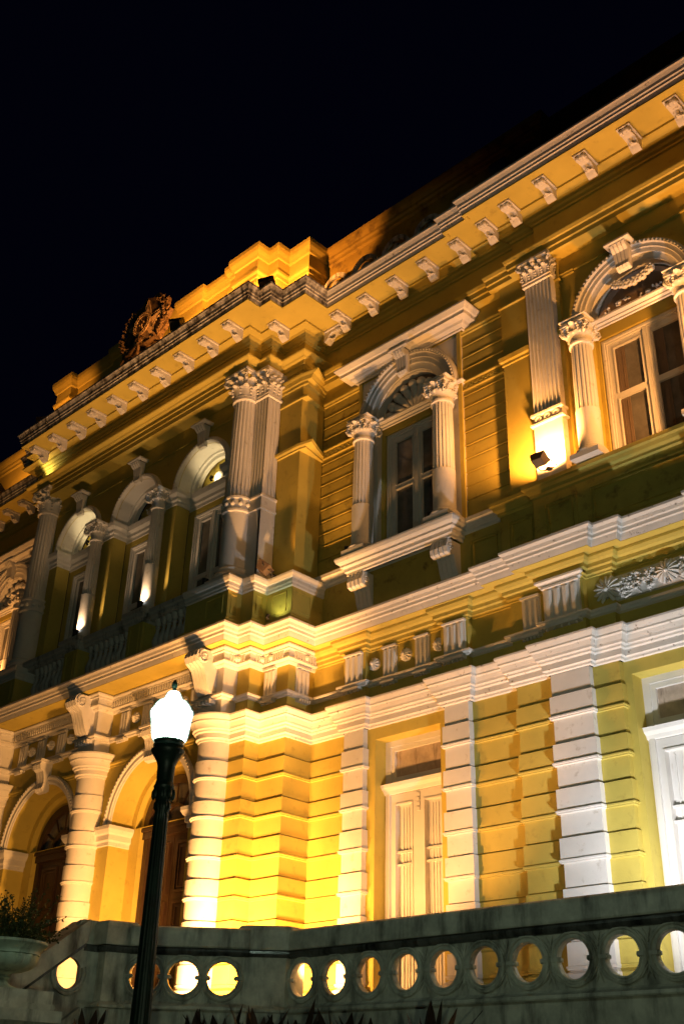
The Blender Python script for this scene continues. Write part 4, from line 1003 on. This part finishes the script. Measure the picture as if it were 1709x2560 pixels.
# raking stair parapet
b3 = thing("stair_parapet", (-12.0, -5.5, -1.5), "sloping marble stair parapet with one round opening, running down behind the urn", "stair parapet")
SX, SY = -11.93, -4.10
fr3 = lambda u, y, z: (SX - y, SY - u, z)
SL = .74
T = lambda u: 1.655 - SL * u; B_ = lambda u: 1.30 - SL * u if u > .42 else .985
hz = [circ(.17, 1.34, .172)]
hh = [(.17 - .172, .17 + .172, hz[0][2], (lambda u: min(hz[0][3](u), T(u) - .05)), 28)]
hh = [(.0 + .02, .34, (lambda u: 1.34 - sqrt(max(.172 ** 2 - (u - .17) ** 2, 0))), (lambda u: 1.34 + sqrt(max(.172 ** 2 - (u - .17) ** 2, 0)) if 1.34 + sqrt(max(.172 ** 2 - (u - .17) ** 2, 0)) < T(u) - .02 else T(u) - .02), 26)]
m = MB().wall(0.0, 3.2, lambda u: max(.90 - SL * u, -1.5) if u > .01 else .90, T, hh, 0, .06, fr3, True)
m.ring(.17, 1.34, [(.25, 0), (.246, -.028), (.226, -.036), (.214, -.018), (.204, -.030), (.178, -.028), (.172, 0)], -pi * 1.12, .38 * pi, 40, fr3)
m.ring(.62, .98, [(.17, 0), (.165, -.03), (.14, -.034), (.13, -.01), (.09, -.012)], -.2, pi * .9, 24, fr3)
part(m, "raking_panel", MARB, 40, b3)
def rake(z0, z1, p, nm, mm, L=3.4):
    b = MB(); vs = []
    for u in (0.0, L):
        for yy, zz in ((-p, z0), (-p, z1), (.24 + p, z1), (.24 + p, z0)): vs.append(fr3(u, yy, zz - SL * u))
    b.add(vs, [(0, 1, 5, 4), (1, 2, 6, 5), (2, 3, 7, 6), (3, 0, 4, 7), (0, 3, 2, 1), (4, 5, 6, 7)]); part(b, nm, mm, 0, b3)
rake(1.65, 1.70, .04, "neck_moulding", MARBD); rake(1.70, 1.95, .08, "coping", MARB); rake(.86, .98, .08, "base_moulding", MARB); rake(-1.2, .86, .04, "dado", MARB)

# ------------------------------------------------------------------ urn, pedestal, shrub
UX, UY = -10.88, -5.75; UZ = .98
pd = thing("pedestal", (UX, UY, -1.5), "square stepped stone pedestal carrying the fluted urn", "pedestal")
part(MB().box(UX - .36, UX + .36, UY - .36, UY + .36, -1.5, .62), "dado", MARB, 0, pd)
pc = MB()
for e, z0, z1 in ((.42, .62, .69), (.48, .69, .80), (.42, .80, .86), (.40, .86, UZ)): pc.box(UX - e, UX + e, UY - e, UY + e, z0, z1)
part(pc, "pedestal_cap", MARB, 0, pd)
ur = thing("urn", (UX, UY, UZ), "wide fluted stone urn glowing green, planted with a bushy shrub", "urn")
def gad(r, a, z): return r * (1 - .045 * (1 - abs(cos(a * 9))))
ub = MB().lathe(UX, UY, [(.10, UZ + .17), (.20, UZ + .18), (.29, UZ + .21), (.335, UZ + .25), (.355, UZ + .31), (.35, UZ + .34)], 108, flute=gad)
part(ub, "bowl", URNM, 40, ur)
part(MB().lathe(UX, UY, [(.34, UZ + .335), (.36, UZ + .34), (.36, UZ + .355), (.37, UZ + .38), (.41, UZ + .42), (.43, UZ + .44), (.43, UZ + .465), (.40, UZ + .47), (.36, UZ + .44), (.02, UZ + .43)], 48), "rim", URNM, 40, ur)
part(MB().lathe(UX, UY, [(.17, UZ), (.17, UZ + .03), (.10, UZ + .06), (.07, UZ + .10), (.10, UZ + .125), (.08, UZ + .14), (.12, UZ + .175)], 28), "foot", URNM, 40, ur)
sh = thing("shrub", (UX, UY, UZ + .45), "small-leaved dark shrub spilling over the rim of the urn", "shrub")
rd = random.Random(11); lv = MB(); tw = MB()
for i in range(165):
    a = rd.random() * 2 * pi; el = rd.random() ** .8; L = .24 + .30 * rd.random()
    p = Vector((UX + .22 * rd.random() * cos(a), UY + .22 * rd.random() * sin(a), UZ + .44)); d = Vector((cos(a) * (1.25 - el), sin(a) * (1.25 - el), .25 + el)).normalized()
    if rd.random() < .12: L *= 1.35
    pts = [p + d * L * t + Vector((0, 0, -.10 * t * t * (1 - el))) for t in (0, .33, .66, 1)]
    tw.tube(pts, [.006, .005, .004, .002], 4)
    for t in [k / 16 for k in range(3, 17)]:
        q = p + d * L * t + Vector((0, 0, -.10 * t * t * (1 - el)))
        for s_ in range(2):
            o = Vector((rd.uniform(-1, 1), rd.uniform(-1, 1), rd.uniform(-.5, 1))).normalized(); w = o.cross(Vector((rd.uniform(-1, 1), rd.uniform(-1, 1), .3))).normalized(); l = .026 + .014 * rd.random()
            lv.add([q, q + o * l * .5 + w * l * .33, q + o * l, q + o * l * .5 - w * l * .33], [(0, 1, 2, 3)])
part(tw, "twigs", LEAF, 0, sh); part(lv, "foliage", LEAF, 0, sh)

# ------------------------------------------------------------------ bromeliads along the foot of the balustrade
def bromeliad(x, y, ztop, seed, n=13, spread=.55, label=""):
    rd = random.Random(seed); g = thing("bromeliad", (x, y, -1.5), label, "plant", "bromeliads in front of the balustrade")
    h0 = -1.5; m = MB()
    zb = ztop - .75
    for i in range(n):
        a = 2 * pi * i / n + rd.uniform(-.3, .3); L = rd.uniform(.55, .85); el = rd.uniform(.55, 1.45); w = rd.uniform(.05, .085)
        o = Vector((cos(a), sin(a), 0)); t_ = Vector((-sin(a), cos(a), 0)); rows = []
        for k in range(7):
            t = k / 6; c = Vector((x, y, zb)) + o * (L * t * cos(el) * spread * 1.6) + Vector((0, 0, L * (t * sin(el) - .22 * t * t * cos(el))))
            ww = w * (.75 + .5 * t) * (1 - t ** 3) + .002
            rows.append((c - t_ * ww + Vector((0, 0, .012)), c - o * .004, c + t_ * ww + Vector((0, 0, .012))))
        vs = [p for r in rows for p in r]; m.add(vs, [(r * 3 + j, r * 3 + j + 1, r * 3 + j + 4, r * 3 + j + 3) for r in range(6) for j in range(2)])
    part(m, "leaves", BROM, 30, g)
    part(MB().tube([(x, y, -1.5), (x, y, zb + .1)], .06, 8), "stem", BROM, 0, g)
PLN = [(-11.95, -4.9, .93, "dark spiky plant at the foot of the raking stair parapet beside the urn pedestal"), (-11.3, -4.35, .95, "dark spiky plant just left of the lamp post foot"),
       (-10.75, -3.3, .99, "dark spiky plant under the splayed balustrade, nearest the lamp post"), (-10.3, -3.2, .985, "dark spiky plant below the second golden opening of the splayed balustrade"),
       (-9.8, -3.15, 1.02, "tall dark plant with a slanting leaf below the balustrade corner pier"), (-9.12, -3.2, 1.01, "dark twin-pointed plant below the leftmost opening of the long balustrade"),
       (-8.5, -3.2, .92, "low dark plant below the third opening of the long balustrade"), (-7.28, -3.25, .965, "pointed dark plant with two upright blades, rightmost of the row"),
       (-7.95, -3.3, .86, "lowest dark plant in the row, left of the two-bladed one")]
for i, (x, y, zt, lab) in enumerate(PLN): bromeliad(x, y, zt, 20 + i, 22, .8, lab)

# ------------------------------------------------------------------ lamps
def spot(owner, name, loc, tgt, watts, deg, col, blend=.5, size=.06):
    l = bpy.data.lights.new(name, 'SPOT'); l.energy = watts; l.spot_size = radians(deg); l.spot_blend = blend; l.color = col; l.shadow_soft_size = size
    o = bpy.data.objects.new(name, l); S.collection.objects.link(o); o.location = loc
    o.rotation_euler = (Vector(tgt) - Vector(loc)).to_track_quat('-Z', 'Y').to_euler()
    if owner: bpy.context.view_layer.update(); o.parent = owner; o.matrix_parent_inverse = owner.matrix_world.inverted()
    return o
def floodlight(loc, tgt, watts, deg, col, label, group=None, s=1.0, box=BLACK, lens=LENSO, base=None, blend=.5, size=.06, light=True):
    loc, tgt = Vector(loc), Vector(tgt); base = Vector(base) if base else loc - Vector((0, 0, .22 * s))
    g = thing("floodlight", tuple(base), label, "floodlight", group)
    d = (tgt - loc).normalized(); x = d.cross(Vector((0, 0, 1))).normalized(); u = x.cross(d)
    m = MB(); a, b = .17 * s, .12 * s                       # front and back half sizes
    vs = [loc + d * k + x * i * e + u * j * e * .85 for k, e in ((-.20 * s, b), (-.02 * s, a), (.0, a)) for i, j in ((-1, -1), (1, -1), (1, 1), (-1, 1))]
    m.add(vs, [(3, 2, 1, 0)] + [(r * 4 + i, r * 4 + (i + 1) % 4, r * 4 + 4 + (i + 1) % 4, r * 4 + 4 + i) for r in range(2) for i in range(4)])
    e = a * .9
    m.add([loc + x * i * k + u * j * k * .85 for k in (a, e) for i, j in ((-1, -1), (1, -1), (1, 1), (-1, 1))], [(i, (i + 1) % 4, 4 + (i + 1) % 4, 4 + i) for i in range(4)])
    part(m, "housing", box, 0, g)
    part(MB().add([loc - d * .012 * s + x * i * e + u * j * e * .85 for i, j in ((-1, -1), (1, -1), (1, 1), (-1, 1))], [(0, 1, 2, 3)]), "lens", lens, 0, g)
    y = MB()
    for sx in (-1, 1): y.tube([base + x * sx * .06 * s, base + x * sx * .19 * s + Vector((0, 0, .03 * s)), loc - d * .08 * s + x * sx * .185 * s], .014 * s, 5)
    y.lathe(base.x, base.y, [(.07 * s, base.z), (.07 * s, base.z + .02), (.03 * s, base.z + .03), (.03 * s, base.z + .06 * s)], 12)
    part(y, "bracket", BLACK, 0, g)
    if light: spot(g, "floodlight_beam", tuple(loc + d * .03), tuple(tgt), watts, deg, col, blend, size)
    return g
def bullet(loc, tgt, watts, deg, col, label, lens=LENSW, light=True, s=1.0):
    loc, tgt = Vector(loc), Vector(tgt); g = thing("spotlight", (loc.x, loc.y, loc.z - .12 * s), label, "spotlight", "small bullet spotlights on the upper ledges")
    d = (tgt - loc).normalized(); rot = d.to_track_quat('Z', 'Y').to_matrix().to_4x4()
    m = MB().lathe(0, 0, [(.02 * s, -.14 * s), (.045 * s, -.12 * s), (.055 * s, -.02 * s), (.065 * s, 0), (.06 * s, .0), (.05 * s, -.02 * s)], 16)
    m.v = [tuple((rot @ Vector(p)) + loc) for p in m.v]; part(m, "housing", BLACK, 40, g)
    if light:
        q = MB().lathe(0, 0, [(.05 * s, -.018 * s), (.0, -.017 * s)], 16); q.v = [tuple((rot @ Vector(p)) + loc) for p in q.v]; part(q, "lens", lens, 0, g)
    part(MB().tube([(loc.x, loc.y, loc.z - .14 * s), tuple(loc - d * .07 * s)], .014 * s, 6).lathe(loc.x, loc.y, [(.05 * s, loc.z - .15 * s), (.05 * s, loc.z - .135 * s)], 12), "bracket", BLACK, 0, g)
    if light: spot(g, "spotlight_beam", tuple(loc + d * .02), tuple(tgt), watts, deg, col, .6, .03)
    return g

# street lamp
LXY = (-7.634, -6.345)
sl = thing("street_lamp", (*LXY, -1.5), "dark green cast-iron lamp post with a glowing white acorn globe", "street lamp")
def fpost(r, a, z): return r * (1 - .06 * (cos(a * 12) > .2)) if -0.3 < z < 2.3 else r
part(MB().lathe(*LXY, [(.20, -1.5), (.20, -1.3), (.17, -1.25), (.18, -1.1), (.13, -.9), (.11, -.5), (.095, -.3), (.084, .3), (.072, 1.2), (.062, 2.1), (.060, 2.20), (.075, 2.22), (.075, 2.26), (.062, 2.28), (.066, 2.36), (.088, 2.385), (.092, 2.41), (.080, 2.43), (.074, 2.46), (.076, 2.52), (.078, 2.59), (.092, 2.63), (.125, 2.68), (.146, 2.71), (.146, 2.728)], 72, flute=fpost), "post", IRON, 40, sl)
pr_ = MB()
for k in range(8):
    a = k * pi / 4; pr_.ell((LXY[0] + .085 * cos(a), LXY[1] + .085 * sin(a), 2.34), (.02, .02, .05), 6, 5)
part(pr_, "post_ornament", IRON, 40, sl)
part(MB().lathe(*LXY, [(.146, 2.73), (.128, 2.735), (.124, 2.755), (.134, 2.76), (.134, 2.775), (.122, 2.78), (.126, 2.80), (.138, 2.812)], 48), "collar", IRON, 40, sl)
part(MB().lathe(*LXY, [(.132, 2.806), (.146, 2.83), (.158, 2.88), (.166, 2.95), (.172, 3.0), (.182, 3.05), (.184, 3.068), (.178, 3.085), (.162, 3.10), (.158, 3.115), (.143, 3.14), (.122, 3.165), (.100, 3.176), (.082, 3.188), (.068, 3.215), (.055, 3.245), (.042, 3.262), (.0, 3.268)], 48), "globe", GLOBE, 60, sl)
SHELL = bpy.data.materials.new("globe_halo_glow"); SHELL.use_nodes = True  # faintly glowing shell, stands in for the soft halo round the lit globe
nt = SHELL.node_tree; nt.nodes.clear(); o_ = nt.nodes.new('ShaderNodeOutputMaterial'); mx_ = nt.nodes.new('ShaderNodeMixShader'); tr_ = nt.nodes.new('ShaderNodeBsdfTransparent'); em_ = nt.nodes.new('ShaderNodeEmission')
em_.inputs[0].default_value = (0.45, 0.85, 0.68, 1); em_.inputs[1].default_value = 1.0; mx_.inputs[0].default_value = 0.32
nt.links.new(tr_.outputs[0], mx_.inputs[1]); nt.links.new(em_.outputs[0], mx_.inputs[2]); nt.links.new(mx_.outputs[0], o_.inputs[0])
part(MB().lathe(*LXY, [(.140, 2.806), (.156, 2.83), (.168, 2.88), (.177, 2.95), (.184, 3.0), (.194, 3.05), (.196, 3.070), (.189, 3.090), (.172, 3.107), (.167, 3.123), (.152, 3.150), (.130, 3.174), (.108, 3.186), (.090, 3.198), (.075, 3.225), (.060, 3.255), (.044, 3.270)], 48), "globe_halo", SHELL, 60, sl)
part(MB().lathe(*LXY, [(.030, 3.262), (.030, 3.275), (.014, 3.285), (.024, 3.31), (.027, 3.33), (.022, 3.355), (.008, 3.378), (.0, 3.384)], 20), "finial", IRON, 50, sl)

# terrace floods (hidden behind the balustrade, standing on the terrace floor)
TZ = 1.15
TG = "terrace floodlights behind the balustrade"
floodlight((-11.75, -2.0, TZ), (-12.5, -.3, 3.6), 720, 165, ORANGE, "orange floodlight on the terrace floor aimed at the corner pier of the portico", TG, .7, size=.12)
floodlight((-11.95, -1.5, TZ), (-12.5, -.2, 1.75), 1250, 112, ORANGE, "orange floodlight close to the foot of the corner pier of the portico", TG, .6, size=.10)
floodlight((-12.4, -2.0, TZ), (-17.0, -.9, 5.4), 1600, 128, ORANGE, "orange floodlight on the stair landing aimed at the portico arches", TG, .7, size=.09)
floodlight((-15.3, -2.6, TZ), (-18.9, -.9, 4.2), 420, 125, ORANGE, "added orange floodlight on the stair landing brightening the farther portico arch", TG, .7, size=.12)  # unseen lamp, added to warm the far arcade
floodlight((-10.95, -2.12, TZ), (-13.15, -1.0, 10.2), 4200, 42, ORANGE, "orange floodlight on the terrace floor aimed steeply up at the giant column", TG, .7, size=.09, blend=1)
floodlight((-10.1, -1.95, TZ), (-10.2, 0, 7.2), 660, 104, ORANGE, "added orange floodlight on the terrace floor brightening the left door bay", TG, .7, size=.09)  # unseen lamp, added to spread orange light across the door bay and wing wall
floodlight((-5.3, -1.6, TZ), (-6.5, 0, 6.0), 760, 150, WHITE, "white floodlight on the terrace floor in front of the right door", TG, .7, lens=LENSW, size=.09, blend=1)
# upper ledge floods
floodlight((-7.27, -.62, 8.25), (-7.3, .1, 9.6), 440, 156, AMBER, "small brown floodlight on the ledge at the foot of the fluted pilaster", "upper floodlights", .68, BROWNBOX, base=(-7.2, -.52, 8.075), size=.05)
floodlight((-4.3, -.9, 8.34), (-5.6, -.0, 10.6), 520, 150, AMBER, "small floodlight on the ledge right of the big arched window", "upper floodlights", .8, BROWNBOX, base=(-4.3, -.6, 8.08), size=.05)
floodlight((-12.60, -1.0, 8.12), (-10.8, .0, 10.8), 30, 62, AMBER, "brown floodlight on the pedestal beside the giant column", "upper floodlights", .8, BROWNBOX, base=(-12.6, -.84, 7.94), size=.05)
# parapet floods
PO = (1, .38, .07)
floodlight((-12.6, -1.45, 14.02), (-12.95, -.6, 15.2), 380, 118, PO, "black floodlight on the cornice corner against the bright parapet", "parapet floodlights", .95, blend=.25, base=(-12.6, -1.45, 13.62), size=.05)
floodlight((-14.75, -1.93, 13.88), (-15.3, -1.0, 14.9), 380, 165, PO, "black floodlight on the cornice next to the star emblem", "parapet floodlights", .95, base=(-14.78, -1.9, 13.57), size=.05)
floodlight((-20.0, -1.75, 13.95), (-20.5, -1.0, 14.8), 110, 110, PO, "black floodlight at the far left end of the parapet", "parapet floodlights", .8, base=(-20.0, -1.75, 13.62), size=.05)
floodlight((-23.5, -.75, 13.9), (-23.3, 0, 14.6), 120, 150, PO, "black floodlight on the cornice of the far left wing", "parapet floodlights", .8, base=(-23.5, -.7, 13.62), size=.05)
floodlight((-22.9, -.9, 8.2), (-22.9, 0, 10.0), 260, 140, AMBER, "floodlight under the pedimented window of the far left wing", "upper floodlights", .7, base=(-22.9, -.75, 8.04), size=.05)
# greenish floodlight in the garden, far behind the camera
floodlight((6.0, -17.0, -1.1), (-9.5, 0, 2.8), 800, 54, (.84, 1.0, .62), "greenish white floodlight standing in the garden facing the palace", s=1.2, lens=LENSW, size=.12, blend=.12)
# bullets
bullet((-15.84, -1.26, 8.27), (-15.93, -1.08, 9.3), 60, 92, (1, .62, .32), "small lit spotlight at the foot of the loggia column nearer the giant column")
bullet((-17.96, -1.26, 8.27), (-18.05, -1.08, 9.3), 60, 92, (1, .62, .32), "small lit spotlight at the foot of the loggia column farther left")
bullet((-11.26, -.42, 8.22), (-11.1, -.3, 9.5), 0, 50, ORANGE, "unlit black spotlight on the sill by the left window column", light=False)
bullet((-9.47, -.42, 8.22), (-9.35, -.3, 9.5), 0, 50, ORANGE, "unlit black spotlight on the sill by the right window column", light=False)
bullet((-14.0, -1.2, 8.20), (-13.9, -1.1, 9.5), 0, 50, ORANGE, "unlit black spotlight at the left foot of the giant column", light=False)
bullet((-14.86, -.62, 10.92), (-14.88, -.45, 11.2), 13, 150, (1, .76, .36), "little lamp shining inside the loggia arch next to the giant column", s=.6)
bullet((-19.10, -.62, 10.92), (-19.12, -.45, 11.2), 13, 150, (1, .76, .36), "little lamp shining inside the farthest loggia arch", s=.6)
bullet((-20.35, -1.34, 12.76), (-20.2, -1.18, 13.1), 12, 120, (1, .80, .35), "tiny lit lamp on the architrave end at far left", s=.6)
bullet((-12.42, -1.06, 7.12), (-12.35, -.9, 7.5), 6, 130, (.95, 1.0, .45), "tiny lit lamp on the string course below the corner pedestal", s=.5)

# ------------------------------------------------------------------ coat of arms on the parapet
em = thing("coat_of_arms", (XC, -1.5, 13.6), "dark carved emblem with a five-pointed star, ringed disc and leaf wreath standing on the cornice", "coat of arms")
EX, EZ, EY = -16.6, 15.08, -1.50
def disc(r, y0, y1, n=40): return MB().ring(EX, EZ, [(.001, y1), (r, y1), (r, y0), (.001, y0)], 0, 2 * pi, n)
bk = MB(); pts = []
for i in range(48):
    a = 2 * pi * i / 48; r = .66 + .05 * sin(a * 12) + .08 * max(0, sin(a)) ** 3; pts.append((EX + r * cos(a) * 1.18, EZ + r * sin(a) * 1.12))
bk.extry(pts, EY + .02, EY + .12); bk.box(EX - .55, EX + .55, EY + .0, EY + .35, 13.58, 14.3)
part(bk, "back_plate", BRONZE, 0, em)
stp = MB(); P5 = [(EX + r * sin(2 * pi * i / 10), EZ + r * cos(2 * pi * i / 10)) for i in range(10) for r in ((.74 if i % 2 == 0 else .29),)]
n = 10; v = [(x, EY, z) for x, z in P5] + [(x, EY + .06, z) for x, z in P5] + [(EX, EY - .10, EZ)]
stp.add(v, [(i, (i + 1) % n, 20) for i in range(n)] + [(i, n + i, n + (i + 1) % n, (i + 1) % n) for i in range(n)]); 
for i in range(10):
    a, b = P5[i], P5[(i + 1) % 10]; stp.tube([(a[0], EY - .005, a[1]), (b[0], EY - .005, b[1])], .018, 5)
part(stp, "star", GILT, 0, em)
dk = disc(.27, EY + .02, EY - .10); part(dk, "disc", BRONZE, 40, em)
rg = MB()
for r in (.30, .22): rg.tube([(EX + r * cos(t * pi / 20), EY - .11, EZ + r * sin(t * pi / 20)) for t in range(41)], .014, 5)
for i in range(22):
    a = 2 * pi * i / 22; rg.ell((EX + .26 * cos(a), EY - .11, EZ + .26 * sin(a)), (.020, .02, .020), 6, 4)
for px, pz in ((-.02, .11), (.06, .04), (.0, -.02), (-.08, 0), (.03, -.10)):
    rg.ell((EX + px, EY - .11, EZ + pz), (.026, .02, .026), 5, 4)
part(rg, "ring", GILT, 40, em)
wr = MB(); rd = random.Random(4)
for sx in (-1, 1):
    for k in range(34):
        t = k / 33; a = -pi / 2 + sx * (.25 + t * 2.2); r = .58 + rd.uniform(-.06, .10); x, z = EX + r * cos(a) * 1.22, EZ + r * sin(a) * 1.1
        aa = a + sx * (pi / 2 - .6) + rd.uniform(-.5, .5); o = Vector((cos(aa), 0, sin(aa)))
        wr.tube([Vector((x, EY - .01, z)), Vector((x, EY - .06, z)) + o * .07, Vector((x, EY - .03, z)) + o * .15], [.015, .035, .006], 6)
for sx in (-1, 1):
    wr.tube([(EX, EY - .08, EZ - .55), (EX + sx * .3, EY - .10, EZ - .68), (EX + sx * .5, EY - .06, EZ - .60), (EX + sx * .72, EY - .03, EZ - .72)], [.05, .06, .05, .03], 7)
wr.tube([(EX, EY - .10, EZ - .28), (EX, EY - .12, EZ - 1.05)], [.045, .02], 7); wr.box(EX - .14, EX + .14, EY - .14, EY - .08, EZ - .42, EZ - .37)
part(wr, "wreath", BRONZE, 50, em)
